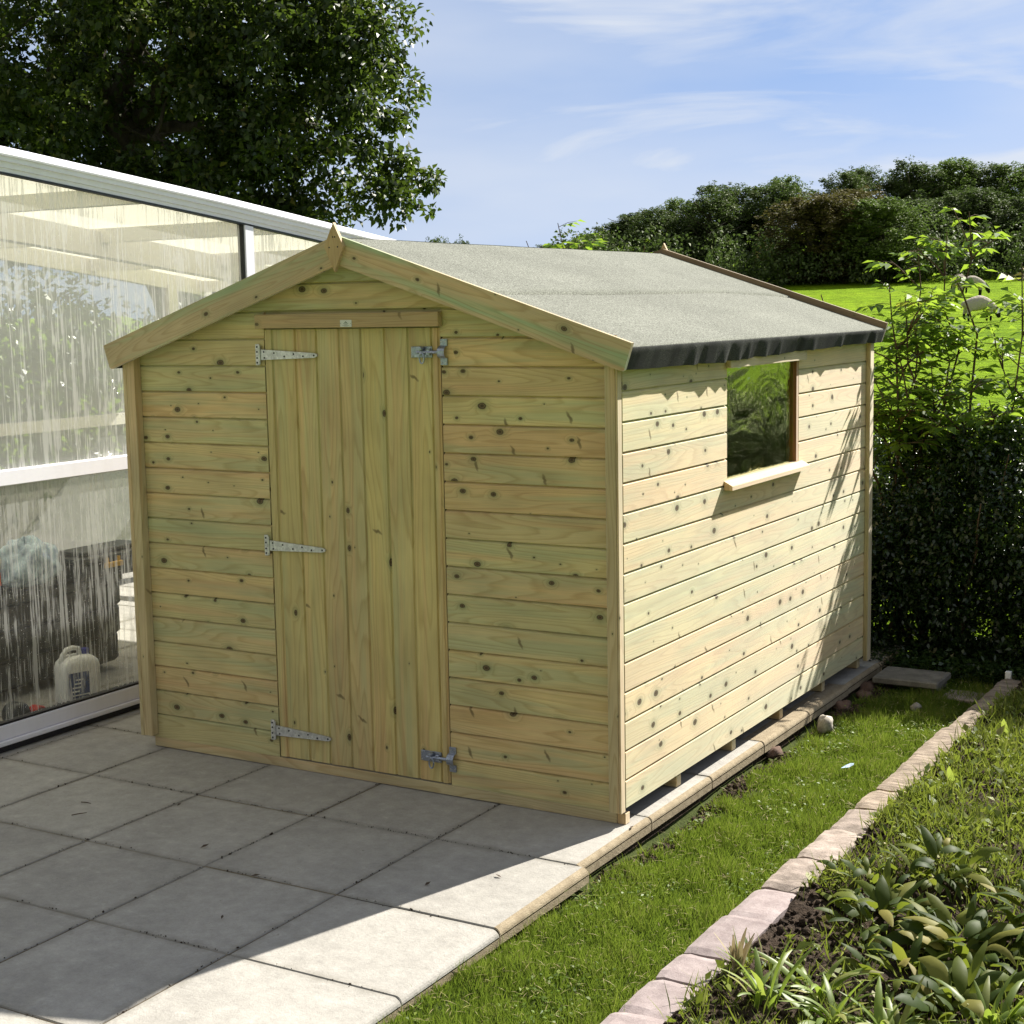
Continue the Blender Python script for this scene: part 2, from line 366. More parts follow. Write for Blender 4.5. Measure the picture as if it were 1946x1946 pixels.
m_hem = g.done(g.bsdf(c, 0.8, 0, 0.3, g.bump(gran, 0.5, 0.002)))
m_feltedge = simple('felt_cut_edge', (0.10, 0.105, 0.10), 0.9)

# paving
g = G('paving_slab'); p = g.pos(); r1, r2, _ = g.sep(g.uv('bid'))
n_big = g.noise(p, 3.0, 5, 0.6); n_mid = g.noise(p, 16, 5, 0.65); n_f = g.noise(p, 260, 3, 0.75); n_s = g.noise(g.map(p, (1, 1, 1), (5, 2, 1)), 42, 3, 0.6)
c = g.ramp(r1, [(0.0, (0.365, 0.347, 0.315)), (0.5, (0.39, 0.37, 0.335)), (1.0, (0.42, 0.40, 0.36))])
c = g.mix(0.6, c, g.ramp(n_big, [(0.25, 0.74), (0.75, 1.2)]), 'MULTIPLY')
c = g.mix(0.5, c, g.ramp(n_mid, [(0.3, 0.72), (0.7, 1.2)]), 'MULTIPLY')
n_m2 = g.noise(p, 75, 5, 0.75); c = g.mix(0.32, c, g.ramp(n_m2, [(0.3, 0.72), (0.7, 1.18)]), 'MULTIPLY')
c = g.mix(g.ramp(n_mid, [(0.62, 0.0), (0.78, 0.45)]), c, (0.56, 0.53, 0.47))
c = g.mix(0.4, c, g.ramp(n_f, [(0.3, 0.7), (0.7, 1.2)]), 'MULTIPLY')
c = g.mix(g.ramp(n_s, [(0.70, 0.0), (0.76, 0.5)]), c, (0.10, 0.085, 0.06))
e1, e2, _ = g.sep(g.uv('grain'))           # metres from the slab's edge
edge = g.math('ADD', g.math('MINIMUM', e1, e2), g.math('MULTIPLY_ADD', n_mid, 0.05, -0.025))
c = g.mix(g.ramp(edge, [(0.0, 0.45), (0.035, 0.0)]), c, (0.20, 0.185, 0.15))
hh = g.math('ADD', g.math('ADD', n_mid, g.math('MULTIPLY', n_m2, 0.6)), g.math('ADD', g.math('MULTIPLY', n_f, 0.25), g.math('MULTIPLY', n_big, 1.5)))
m_slab = g.done(g.bsdf(c, 0.85, 0, 0.25, g.bump(hh, 0.6, 0.006)))
g = G('slab_edge_stone'); p = g.pos(); n_mid = g.noise(p, 22, 5, 0.65); n_f = g.noise(p, 190, 3, 0.75)
c = g.mix(g.ramp(n_mid, [(0.3, 0.0), (0.7, 1.0)]), (0.27, 0.215, 0.14), (0.40, 0.33, 0.225)); c = g.mix(0.6, c, g.ramp(n_f, [(0.3, 0.62), (0.7, 1.22)]), 'MULTIPLY')
m_edge = g.done(g.bsdf(c, 0.9, 0, 0.2, g.bump(g.math('ADD', n_mid, n_f), 0.7, 0.005)))

# soils, grass bases
g = G('garden_soil'); p = g.pos(); a = g.noise(p, 9, 6, 0.7); b = g.noise(p, 70, 4, 0.7)
c = g.ramp(a, [(0.25, (0.035, 0.025, 0.018)), (0.55, (0.085, 0.060, 0.042)), (0.8, (0.15, 0.11, 0.08))]); c = g.mix(0.7, c, g.ramp(b, [(0.3, 0.5), (0.7, 1.35)]), 'MULTIPLY')
m_soil = g.done(g.bsdf(c, 0.95, 0, 0.15, g.bump(g.math('ADD', g.math('MULTIPLY', a, 2.0), b), 1.0, 0.03)))
g = G('turf_base'); p = g.pos(); a = g.noise(p, 5, 5, 0.6); b = g.noise(p, 90, 3, 0.7)
c = g.ramp(a, [(0.3, (0.045, 0.06, 0.015)), (0.7, (0.08, 0.10, 0.03))]); c = g.mix(0.7, c, g.ramp(b, [(0.3, 0.4), (0.7, 1.3)]), 'MULTIPLY')
m_turf = g.done(g.bsdf(c, 0.95, 0, 0.1, g.bump(b, 1.0, 0.01)))
g = G('pasture'); p = g.pos(); a = g.noise(g.map(p, (0.5, 0.5, 1)), 0.25, 5, 0.6); b = g.noise(p, 2.2, 6, 0.72); d_ = g.noise(g.map(p, (1, 1, 4)), 11, 4, 0.75)
c = g.ramp(a, [(0.3, (0.17, 0.30, 0.010)), (0.55, (0.25, 0.40, 0.012)), (0.75, (0.32, 0.46, 0.02))])
c = g.mix(0.9, c, g.ramp(b, [(0.32, 0.42), (0.5, 0.92), (0.68, 1.35)]), 'MULTIPLY'); c = g.mix(0.6, c, g.ramp(d_, [(0.3, 0.55), (0.7, 1.3)]), 'MULTIPLY')
m_field = g.done(g.bsdf(c, 0.9, 0, 0.03, g.bump(g.math('ADD', g.math('MULTIPLY', b, 3.0), d_), 1.0, 0.12)))

def leafmat(name, stops, trans=0.35, tcol=(0.25, 0.42, 0.05), rough=0.42, spec=0.5, hue=None):
    g = G(name); r1, r2, _ = g.sep(g.uv('bid'))
    c = g.ramp(r1, stops)
    c = g.mix(0.6, c, g.ramp(g.math('MULTIPLY', r2, 1.0), [(0.0, 0.62), (1.0, 1.3)]), 'MULTIPLY')
    s1 = g.bsdf(c, rough, 0, spec)
    t = g.n('ShaderNodeBsdfTranslucent'); g.set(t.inputs[0], g.mix(0.65, c, tcol))
    m = g.n('ShaderNodeMixShader'); m.inputs[0].default_value = trans; g.l(s1, m.inputs[1]); g.l(t.outputs[0], m.inputs[2])
    return g.done(m.outputs[0])
m_grass = leafmat('grass_blades', [(0.0, (0.05, 0.10, 0.012)), (0.35, (0.10, 0.165, 0.02)), (0.62, (0.16, 0.22, 0.03)), (0.85, (0.24, 0.28, 0.05)), (0.95, (0.34, 0.29, 0.13)), (1.0, (0.42, 0.35, 0.19))], 0.34, (0.26, 0.36, 0.04), 0.5, 0.3)
m_oak = leafmat('oak_leaves', [(0.0, (0.016, 0.030, 0.009)), (0.5, (0.036, 0.058, 0.015)), (0.85, (0.085, 0.105, 0.025)), (1.0, (0.17, 0.15, 0.04))], 0.26, (0.18, 0.28, 0.03), 0.45, 0.35)
m_far1 = leafmat('wood_leaves_green', [(0.0, (0.055, 0.075, 0.03)), (0.6, (0.105, 0.135, 0.05)), (1.0, (0.18, 0.20, 0.085))], 0.2, (0.14, 0.24, 0.04), 0.6, 0.12)
m_far2 = leafmat('wood_leaves_brown', [(0.0, (0.07, 0.065, 0.025)), (0.6, (0.12, 0.10, 0.035)), (1.0, (0.19, 0.14, 0.05))], 0.2, (0.2, 0.2, 0.05), 0.6, 0.12)
m_far3 = leafmat('wood_leaves_light', [(0.0, (0.08, 0.115, 0.032)), (0.6, (0.14, 0.185, 0.05)), (1.0, (0.21, 0.25, 0.08))], 0.22, (0.2, 0.34, 0.05), 0.6, 0.12)
m_elder = leafmat('elder_leaves', [(0.0, (0.05, 0.11, 0.014)), (0.6, (0.10, 0.18, 0.022)), (0.93, (0.17, 0.24, 0.03)), (1.0, (0.34, 0.20, 0.06))], 0.52, (0.42, 0.60, 0.05), 0.5, 0.25)
m_privet = leafmat('privet_leaves', [(0.0, (0.014, 0.03, 0.009)), (0.7, (0.028, 0.055, 0.014)), (0.95, (0.06, 0.10, 0.02)), (1.0, (0.20, 0.26, 0.04))], 0.12, (0.2, 0.34, 0.03), 0.30, 0.6)
m_hosta = leafmat('hosta_leaves', [(0.0, (0.025, 0.048, 0.007)), (0.45, (0.06, 0.09, 0.013)), (0.8, (0.13, 0.155, 0.024)), (1.0, (0.32, 0.27, 0.08))], 0.32, (0.34, 0.42, 0.04), 0.55, 0.15)
m_strap = leafmat('strap_leaves', [(0.0, (0.12, 0.18, 0.035)), (0.6, (0.20, 0.27, 0.05)), (1.0, (0.36, 0.33, 0.12))], 0.4, (0.40, 0.55, 0.06), 0.45, 0.4)
m_weed = leafmat('weed_leaves', [(0.0, (0.05, 0.085, 0.014)), (0.4, (0.12, 0.165, 0.025)), (0.8, (0.22, 0.25, 0.05)), (0.93, (0.36, 0.33, 0.15)), (1.0, (0.46, 0.38, 0.24))], 0.32, (0.34, 0.42, 0.05), 0.55, 0.2)
def barkmat(name, c0, c1):
    g = G(name); p = g.obj(); a = g.noise(g.map(p, (7, 7, 1.6)), 1.6, 5, 0.7)
    return g.done(g.bsdf(g.mix(g.ramp(a, [(0.35, 0.0), (0.7, 1.0)]), c0, c1), 0.9, 0, 0.2, g.bump(a, 0.8, 0.03)))
m_bark = barkmat('bark', (0.045, 0.038, 0.03), (0.14, 0.12, 0.10))
m_twig = barkmat('twig', (0.07, 0.045, 0.03), (0.17, 0.12, 0.08))

# kerb stones
def stone(name, c0, c1, streak=(1, 1, 1), bump=0.5):
    g = G(name); p = g.pos(); r1, r2, _ = g.sep(g.uv('bid'))
    a = g.noise(g.map(p, streak), 14, 6, 0.68); b = g.noise(p, 4.5, 4, 0.6); f = g.noise(p, 190, 3, 0.75)
    c = g.mix(g.ramp(a, [(0.3, 0.0), (0.7, 1.0)]), c0, c1)
    c = g.mix(0.5, c, g.ramp(b, [(0.3, 0.70), (0.7, 1.2)]), 'MULTIPLY'); c = g.mix(0.45, c, g.ramp(f, [(0.3, 0.6), (0.7, 1.25)]), 'MULTIPLY')
    c = g.mix(0.5, c, g.ramp(r1, [(0.0, 0.78), (1.0, 1.18)]), 'MULTIPLY')
    return g.done(g.bsdf(c, 0.9, 0, 0.2, g.bump(g.math('ADD', a, g.math('MULTIPLY', f, 0.25)), bump, 0.008)))
m_kerbp = stone('pink_grey_concrete', (0.25, 0.20, 0.195), (0.38, 0.32, 0.31))
m_kerbw = stone('weathered_kerb', (0.15, 0.115, 0.09), (0.50, 0.41, 0.32), (0.5, 3.2, 1), 0.9)
m_kerbd = stone('dirty_kerb', (0.22, 0.18, 0.15), (0.46, 0.38, 0.33), (1, 1, 1), 0.9)
m_rubble = stone('rubble_stone', (0.07, 0.045, 0.035), (0.20, 0.13, 0.10), (1, 1, 1), 0.9)
m_step = stone('step_slab', (0.14, 0.13, 0.11), (0.28, 0.26, 0.22))

# greenhouse
g = G('white_powder_coated_aluminium'); p = g.pos(); a = g.noise(g.map(p, (4, 4, 1)), 3, 5, 0.6)
m_alu = g.done(g.bsdf(g.mix(g.ramp(a, [(0.45, 0.0), (0.8, 0.35)]), (0.88, 0.87, 0.93), (0.72, 0.70, 0.70)), 0.5, 0, 0.25))
g = G('cream_inner_frame'); p = g.pos(); a = g.noise(p, 8, 4, 0.6)
m_cream = g.done(g.bsdf(g.mix(a, (0.66, 0.63, 0.55), (0.76, 0.73, 0.65)), 0.5))
m_gasket = simple('black_rubber_gasket', (0.012, 0.012, 0.018), 0.5)

def glassmat(name, amount, streak_scale, haze, seed):
    """dirty glazing: clear pane + water streaks and drops dried on it"""
    g = G(name); x, y, z = g.sep(g.pos())
    P = g.comb(g.math('ADD', y, seed), g.math('MULTIPLY', z, 0.020), x)
    s1 = g.noise(P, streak_scale, 3, 0.7); s2 = g.noise(g.comb(g.math('ADD', y, seed), g.math('MULTIPLY', z, 0.045), 3.3), streak_scale*2.3, 2, 0.7)
    cut = g.noise(g.comb(y, g.math('MULTIPLY', z, 0.8), seed), 5.0, 3, 0.6)
    s = g.math('ADD', g.math('MULTIPLY', s1, 0.6), g.math('MULTIPLY', s2, 0.4))
    s = g.math('ADD', s, g.math('MULTIPLY_ADD', cut, 0.30, -0.15))
    sm = g.ramp(s, [(0.47, 0.0), (0.56, 1.0)])
    drop = g.ramp(g.vor(g.comb(y, z, 0.0), 95.0), [(0.16, 1.0), (0.24, 0.0)])
    dm = g.math('MULTIPLY', drop, g.ramp(g.noise(g.comb(y, z, 0.0), 60, 2, 0.6), [(0.52, 0.0), (0.60, 1.0)]))
    mask = g.math('MAXIMUM', g.math('MULTIPLY', sm, amount), g.math('MULTIPLY', dm, 0.7))
    mask = g.math('MAXIMUM', mask, haze)
    tr = g.n('ShaderNodeBsdfTransparent'); tr.inputs[0].default_value = (0.93, 0.95, 0.94, 1)
    gl = g.n('ShaderNodeBsdfGlossy'); gl.inputs['Roughness'].default_value = 0.02
    fr = g.n('ShaderNodeFresnel'); fr.inputs[0].default_value = 1.45
    m1 = g.n('ShaderNodeMixShader'); g.l(fr.outputs[0], m1.inputs[0]); g.l(tr.outputs[0], m1.inputs[1]); g.l(gl.outputs[0], m1.inputs[2])
    df = g.n('ShaderNodeBsdfDiffuse'); df.inputs[0].default_value = (0.82, 0.83, 0.83, 1)
    tl = g.n('ShaderNodeBsdfTranslucent'); tl.inputs[0].default_value = (0.86, 0.86, 0.82, 1)
    m2 = g.n('ShaderNodeMixShader'); m2.inputs[0].default_value = 0.55; g.l(df.outputs[0], m2.inputs[1]); g.l(tl.outputs[0], m2.inputs[2])
    m3 = g.n('ShaderNodeMixShader'); g.l(mask, m3.inputs[0]); g.l(m1.outputs[0], m3.inputs[1]); g.l(m2.outputs[0], m3.inputs[2])
    return g.done(m3.outputs[0])
m_glassU = glassmat('streaked_glass_upper', 0.72, 62.0, 0.34, 1.7)
m_glassL = glassmat('streaked_glass_lower', 0.44, 56.0, 0.05, 5.2)
m_glassF = glassmat('far_glass', 0.35, 30.0, 0.36, 9.2)
g = G('milky_roof_sheet'); p = g.pos(); a = g.noise(p, 40, 4, 0.7)
df = g.n('ShaderNodeBsdfDiffuse'); g.set(df.inputs[0], g.mix(a, (0.62, 0.60, 0.50), (0.80, 0.78, 0.68)))
tl = g.n('ShaderNodeBsdfTranslucent'); g.set(tl.inputs[0], g.mix(a, (0.72, 0.67, 0.50), (0.92, 0.88, 0.72)))
ms = g.n('ShaderNodeMixShader'); ms.inputs[0].default_value = 0.6; g.l(df.outputs[0], ms.inputs[1]); g.l(tl.outputs[0], ms.inputs[2]); m_milky = g.done(ms.outputs[0])

# ------------------------------------------------------------------ SETTING: terrain, patio, lawn base, beds
HD = np.array([FW[0], FW[1]]); HD = HD/np.linalg.norm(HD)
def terrain(x, y):
    dd = (x-S[0])*HD[0] + (y-S[1])*HD[1]
    side = -(x-S[0])*HD[1] + (y-S[1])*HD[0]
    rad = np.sqrt(dd**2 + side**2)
    q = 0.85*dd + 0.15*rad
    z = np.interp(q, [-400, 9, 13, 20, 30, 45, 60, 75, 100, 160, 500], [-.16, -.16, -.2, -0.05, .6, 1.25, 2.05, 2.75, 5.4, 9.5, 14.0])
    ang = side/np.maximum(dd, 1.0)
    k = np.clip((0.01-ang)/0.05, 0, 1); k = k*k*(3-2*k)
    z = np.where(dd > 0, np.minimum(z, 0.0)*(1-k)*1.0 + z*k - 0.6*(1-k)*np.clip((q-20)/20, 0, 1), z)
    z = z + np.where(q > 22, 0.12*np.sin(x*0.21+1)*np.sin(y*0.17), 0.0)
    return z
t_ = np.linspace(-1, 1, 241); g1 = np.sign(t_)*(np.abs(t_)**2.6)*420
X, Y = np.meshgrid(g1-8, g1+15, indexing='ij'); Z = terrain(X, Y)
# smooth ramp kinks
Z = (Z + np.roll(Z, 1, 0) + np.roll(Z, -1, 0) + np.roll(Z, 1, 1) + np.roll(Z, -1, 1))/5
n_ = len(g1); idx = np.arange(n_*n_).reshape(n_, n_)
F_ = np.stack([idx[:-1, :-1], idx[1:, :-1], idx[1:, 1:], idx[:-1, 1:]], -1).reshape(-1, 4)
ter = np_mesh('pasture', np.stack([X, Y, Z], -1).reshape(-1, 3), F_, m_field, smooth=True); tag(ter, kind='structure')

# patio: real slabs with open joints, last ones bull-nosed at the lawn
pm = MB()
rg = random.Random(3)
xj = [-6.53, -5.93, -5.33, -4.73, -4.13, -3.53, -2.935, -2.38, -1.765, -1.17, -0.575, 0.062]
yj = [-4.66, -4.06, -3.46, -2.86, -2.26, -1.66, -1.095, -0.468, 0.13, 0.73, 1.33, 1.93, 2.53, 3.10, 3.62]
for i in range(len(xj)-1):
    for j in range(len(yj)-1):
        gap = 0.0035
        last = i == len(xj)-2
        x0, x1, y0, y1 = xj[i]+gap, xj[i+1]-(0 if last else gap), yj[j]+gap, yj[j+1]-gap
        if last:
            x1 += rg.uniform(-.004, .004) + (0.02 if y0 < -1.0 else -0.018)
        x0 += rg.uniform(-.0015, .0015)
        sk = -0.012*(0.5*(y0+y1))*0 
        tz = rg.uniform(-.0015, .0015); tx = rg.uniform(-.002, .002); ty = rg.uniform(-.002, .002)
        rid = (rg.random(), rg.random())
        cx, cy = (x0+x1)/2, (y0+y1)/2
        def zz(x, y): return tz + tx*(x-cx) + ty*(y-cy) - 0.0015
        nx = ny = 8; b = 0.004; BR = 0.024 if y0 < -.5 else 0.020
        xs = [x0, x0+b] + list(np.linspace(x0+b, x1-(BR+.002 if last else b), nx)[1:-1]) + ([x1-BR, x1-BR*.72, x1-BR*.45, x1-BR*.2, x1-BR*.05, x1] if last else [x1-b, x1])
        ys = [y0, y0+b] + list(np.linspace(y0+b, y1-b, ny)[1:-1]) + [y1-b, y1]
        def hz(x, y):
            z = zz(x, y)
            e = min(x-x0, (x1-x) if not last else 1, y-y0, y1-y)
            if e < b*0.5: z -= b
            if last:
                dx = x1 - x
                if dx < BR: z -= BR - math.sqrt(max(0, BR**2 - (BR-dx)**2))
            return z
        for a in range(len(xs)-1):
            for c_ in range(len(ys)-1):
                q = [(xs[a], ys[c_]), (xs[a+1], ys[c_]), (xs[a+1], ys[c_+1]), (xs[a], ys[c_+1])]
                pm.poly([(x, y, hz(x, y)) for x, y in q], [(min(x-x0, (x1-x) if not last else 1), min(y-y0, y1-y)) for x, y in q], rid, 1 if (last and y0 > -.5 and xs[a] > -.06) else (1 if last and xs[a] > x1-BR-.001 and y0 > -1.2 else 0))
        zb = -0.055
        for (ax, ay, bx, by) in ((x0, y0, x1, y0), (x1, y0, x1, y1), (x1, y1, x0, y1), (x0, y1, x0, y0)):
            za, zb2 = hz(ax, ay), hz(bx, by)
            pm.poly([(ax, ay, zb), (bx, by, zb), (bx, by, zb2), (ax, ay, za)], [(1, 1)]*4, rid, 1)
patio = pm.build('patio', [m_slab, m_edge], weld=True); tag(patio, kind='structure')
# bedding mortar under the joints
bm_ = MB(); bm_.box((-6.6, -4.7, -0.14), (0.02, 3.58, -0.018)); o = bm_.build('patio_bedding', m_soil); tag(o, kind='structure')

def sheet(name, x0, x1, y0, y1, zf, mat, nx, ny, skirt=-0.3):
    xs = np.linspace(x0, x1, nx); ys = np.linspace(y0, y1, ny); X, Y = np.meshgrid(xs, ys, indexing='ij'); Z = zf(X, Y)
    idx = np.arange(nx*ny).reshape(nx, ny)
    F = np.stack([idx[:-1, :-1], idx[1:, :-1], idx[1:, 1:], idx[:-1, 1:]], -1).reshape(-1, 4)
    o = np_mesh(name, np.stack([X, Y, Z], -1).reshape(-1, 3), F, mat, smooth=True); tag(o, kind='structure'); return o
rs = np.random.RandomState(5)
def bumps(X, Y, amp, s, seed=0):
    r = np.random.RandomState(seed); z = 0
    for k in range(7):
        a, b, p, q = r.uniform(-1, 1, 4); f = s*(1+k*0.9)
        z = z + amp/(1+k*0.55)*np.sin(a*f*X + b*f*Y + p*6)*np.cos(b*f*X - a*f*Y + q*6)
    return z
def lawn_z(X, Y):
    z = -0.055 - 0.03*np.clip((Y+1.2)/1.0, 0, 1) + bumps(X, Y, 0.006, 6, 1)
    z = z - 0.02*np.exp(-((X-0.07)/0.05)**2)*(1 + np.sin(Y*5.1)) 
    return z
sheet('lawn_ground', 0.0, 0.72, -3.0, 4.4, lawn_z, m_turf, 40, 300)
def bed_z(X, Y):
    up = np.clip((X-0.79)/0.05, 0, 1)
    hollow = -0.10*np.exp(-(((X-1.38)/0.36)**2 + ((Y+0.75)/0.75)**2))
    return -0.06 + 0.065*up + hollow + bumps(X, Y, 0.014, 7, 2) + bumps(X, Y, 0.007, 30, 3)
sheet('garden_bed', 0.79, 4.6, -3.0, 4.6, bed_z, m_soil, 220, 400)

# ------------------------------------------------------------------ SHED
shed = empty('garden_shed', (-1.247, 1.5, 0.0), 'new green-tinged timber garden shed with grey felt roof standing on the paving', 'shed')
TH = 0.0145
def board(mb, o, ud, wd, nd, u0, u1, W, T=TH, rid=None, groove=0.011, lo=None):
    """ship-lap board. o origin of lower edge; runs along ud, rises along wd, faces nd. u0,u1 can be (low,high) tuples"""
    o, ud, wd, nd = [np.array(a, float) for a in (o, ud, wd, nd)]
    rid = rid or (random.random(), random.random())
    a0, a1 = u0 if isinstance(u0, tuple) else (u0, u0); b0, b1 = u1 if isinstance(u1, tuple) else (u1, u1)
    prof = [(0.0, 0.0), (0.0, T-.0015), (0.0015, T), (W-groove, T), (W-groove*.72, T*.72), (W-groove*.34, T*.22), (W, T*.12), (W, 0.0)]
    def A(w): return a0 + (a1-a0)*w/W
    def B(w): return b0 + (b1-b0)*w/W
    def P(u, w, n): return o + ud*u + wd*w + nd*n
    off = rid[1]*0.0
    for i in range(len(prof)-1):
        (w0, n0), (w1, n1) = prof[i], prof[i+1]
        mb.poly([P(A(w0), w0, n0), P(B(w0), w0, n0), P(B(w1), w1, n1), P(A(w1), w1, n1)],
                [(A(w0), w0 + n0*.5), (B(w0), w0 + n0*.5), (B(w1), w1 + n1*.5), (A(w1), w1 + n1*.5)], rid)
    mb.poly([P(A(w), w, n) for w, n in prof], [(w, n) for w, n in prof], rid)
    mb.poly([P(B(w), w, n) for w, n in prof][::-1], [(w, n) for w, n in prof][::-1], rid)

HB = 0.115
XC = -1.247; SL = 0.3326; ZR = 2.298; XE = 0.075         # ridge line of the bargeboards
def zroof(x): return ZR - SL*abs(x-XC)
def xroof(z): return (ZR - z)/SL                          # half width at height z
# front wall
fw = MB(); rb = random.Random(11)
DL, DR = -1.700, -0.8065
def rid_(i, s): 
    r = random.Random(i*31+s); return (r.random(), r.random())
for k in range(16):
    z0 = 0.045 + k*HB
    board(fw, (0, 0.0145, z0), (1, 0, 0), (0, 0, 1), (0, -1, 0), -2.47, DL-.004, HB, rid=rid_(k, 1))
    board(fw, (0, 0.0145, z0), (1, 0, 0), (0, 0, 1), (0, -1, 0), DR+.004, -0.03, HB, rid=rid_(k, 2))
for k in range(16, 20):
    z0 = 0.045 + k*HB; W = min(HB, 2.27-z0)
    if W < .02: continue
    h0 = min(1.2, xroof(z0+.05)); h1 = min(1.2, xroof(z0+W+.05))
    if k == 16:
        board(fw, (0, 0.0145, z0), (1, 0, 0), (0, 0, 1), (0, -1, 0), (XC-h0, XC-h1), DL+.0, W, rid=rid_(k, 1))
        board(fw, (0, 0.0145, z0), (1, 0, 0), (0, 0, 1), (0, -1, 0), DR, (XC+h0, XC+h1), W, rid=rid_(k, 4))
    else:
        board(fw, (0, 0.0145, z0), (1, 0, 0), (0, 0, 1), (0, -1, 0), (XC-h0, XC-h1), (XC+h0, XC+h1), W, rid=rid_(k, 3))
fw.box((DL, .0145, 1.92), (DR, .04, 2.02), (0.3, 0.2))
o = fw.build('wall', m_wood, shed); o['label'] = 'door wall clad in horizontal shiplap boards'
# right side wall with the window opening
WY0, WY1, WZ0, WZ1 = 1.0, 1.885, 1.225, 1.735
sw = MB(); YB = 2.955
for k in range(16):
    z0 = 0.07 + k*HB; z1 = min(z0+HB, 1.84); W = z1-z0
    if W < 0.02: continue
    A = (-.0145, 0, z0)
    if z1 <= WZ0 or z0 >= WZ1:
        board(sw, A, (0, 1, 0), (0, 0, 1), (1, 0, 0), -0.004, YB, W, rid=rid_(k, 7))
    else:
        board(sw, A, (0, 1, 0), (0, 0, 1), (1, 0, 0), -0.004, WY0, W, rid=rid_(k, 7))
        board(sw, A, (0, 1, 0), (0, 0, 1), (1, 0, 0), WY1, YB, W, rid=rid_(k, 8))
        if z0 < WZ0: board(sw, A, (0, 1, 0), (0, 0, 1), (1, 0, 0), WY0, WY1, WZ0-z0, rid=rid_(k, 7), groove=.001)
        if z1 > WZ1: board(sw, (-.0145, 0, WZ1), (0, 1, 0), (0, 0, 1), (1, 0, 0), WY0, WY1, z1-WZ1, rid=rid_(k, 8))
o = sw.build('wall', m_wood, shed); o['label'] = 'sunlit side wall of pale shiplap boards with the window'
# other two walls
ow = MB()
for k in range(16):
    z0 = 0.07 + k*HB; W = min(HB, 1.84-z0)
    if W > .02: board(ow, (-2.472, 0, z0), (0, 1, 0), (0, 0, 1), (-1, 0, 0), 0.0, YB, W, rid=rid_(k, 12))
ow.build('wall', m_wood, shed)
ob = MB()
for k in range(20):
    z0 = 0.045 + k*HB; W = min(HB, 2.25-z0)
    if W < .02: continue
    h0 = min(1.225, xroof(z0+.05)); h1 = min(1.225, xroof(z0+W+.05))
    board(ob, (0, YB-.0, z0), (1, 0, 0), (0, 0, 1), (0, 1, 0), (XC-h0, XC-h1), (XC+h0, XC+h1), W, rid=rid_(k, 13))
ob.build('wall', m_wood, shed)
# dark lining so no light leaks through the laps
ln = MB()
ln.box((-2.455, 0.018, 0.05), (DL, .028, 1.84)); ln.box((DR, 0.018, 0.05), (-0.03, .028, 1.84))
for z0, z1, y0, y1 in ((.08, WZ0, .03, YB), (WZ1, 1.80, .03, YB), (WZ0, WZ1, .03, WY0), (WZ0, WZ1, WY1, YB)):
    ln.box((-.028, y0, z0), (-.018, y1, z1))
ln.box((-2.46, .03, .08), (-2.45, YB, 1.80)); ln.box((-2.45, YB-.02, .08), (-.03, YB-.008, 1.84))
ln.box((-2.44, .03, .052), (-.03, YB-.03, .066))
ln.build('lining', m_dark, shed)
# bearers
b = MB(); b.box((-2.446, 0.0, 0.001), (-0.044, 0.042, 0.0445), (0.3, 0.4), bev=.003); b.build('floor_bearer', m_trim, shed)
for i, y in enumerate((0.545, 1.142, 1.738, 2.347, 2.92)):
    b = MB(); b.box((-2.44, y-.024, 0.001), (-0.026, y+.022, 0.0495), rid_(i, 20), bev=.003); b.build('floor_bearer', m_trim, shed)
b = MB(); b.box((-0.042, 0.002, 0.001), (-0.006, 0.04, 0.0445), (0.8, 0.1), bev=.002); b.build('floor_bearer', m_sill, shed)
# corner trims
def trim(name, boxes):
    t = MB()
    for (a, c, rr) in boxes: t.box(a, c, rr, along=2, bev=.002)
    return t.build(name, m_trim, shed)
trim('corner_trim', [((-.054, -.045, .058), (-.011, -.001, 1.845), (0.2, .9)), ((-.010, -.0435, .056), (-.0015, -.006, 1.80), (0.7, .3))])
trim('corner_trim', [((-2.466, -.045, .060), (-2.419, -.001, 1.83), (0.5, .2)), ((-2.49, -.0435, .056), (-2.468, .03, 1.80), (0.7, .3))])
trim('corner_trim', [((0.0005, 2.912, .045), (.025, 2.972, 1.80), (0.9, .6))])
trim('corner_trim', [((-2.513, 2.912, .045), (-2.488, 2.972, 1.80), (0.1, .6))])

# door: frame strips and V-jointed planks
door = empty('door', (0, 0, 0)); door.parent = shed
ds = parent_world(shed)
door.location = Vector((-0.82, 0.0, 0.05)) - Vector(ds)
dz0, dz1 = 0.052, 1.921
xs_ = [-1.697, -1.6515, -1.531, -1.4205, -1.303, -1.192, -1.0735, -0.958, -0.844, -0.8095]
dp = MB()
for i in range(9):
    x0, x1 = xs_[i], xs_[i+1]; rid = rid_(i, 40); fr = i in (0, 8)
    yf = -0.004 if fr else -0.0005; W = x1-x0; T = .016; gr = .006
    prof = [(0.0, yf+T), (0.0, yf+.006), (.0035, yf), (W-gr-.004, yf), (W-gr, yf+.007), (W, yf+.008), (W, yf+T)]
    for a in range(len(prof)-1):
        (w0, n0), (w1, n1) = prof[a], prof[a+1]
        dp.poly([(x0+w0, n0, dz0), (x0+w1, n1, dz0), (x0+w1, n1, dz1), (x0+w0, n0, dz1)], [(dz0, w0+n0), (dz0, w1+n1), (dz1, w1+n1), (dz1, w0+n0)], rid)
    dp.poly([(x0+w_, n_2, dz1) for w_, n_2 in prof], None, rid)
dp.build('door_planks', m_door, door)
bk = MB(); bk.box((-1.71, .018, .05), (-.80, .03, 1.93)); bk.build('door_back', m_dark, door)

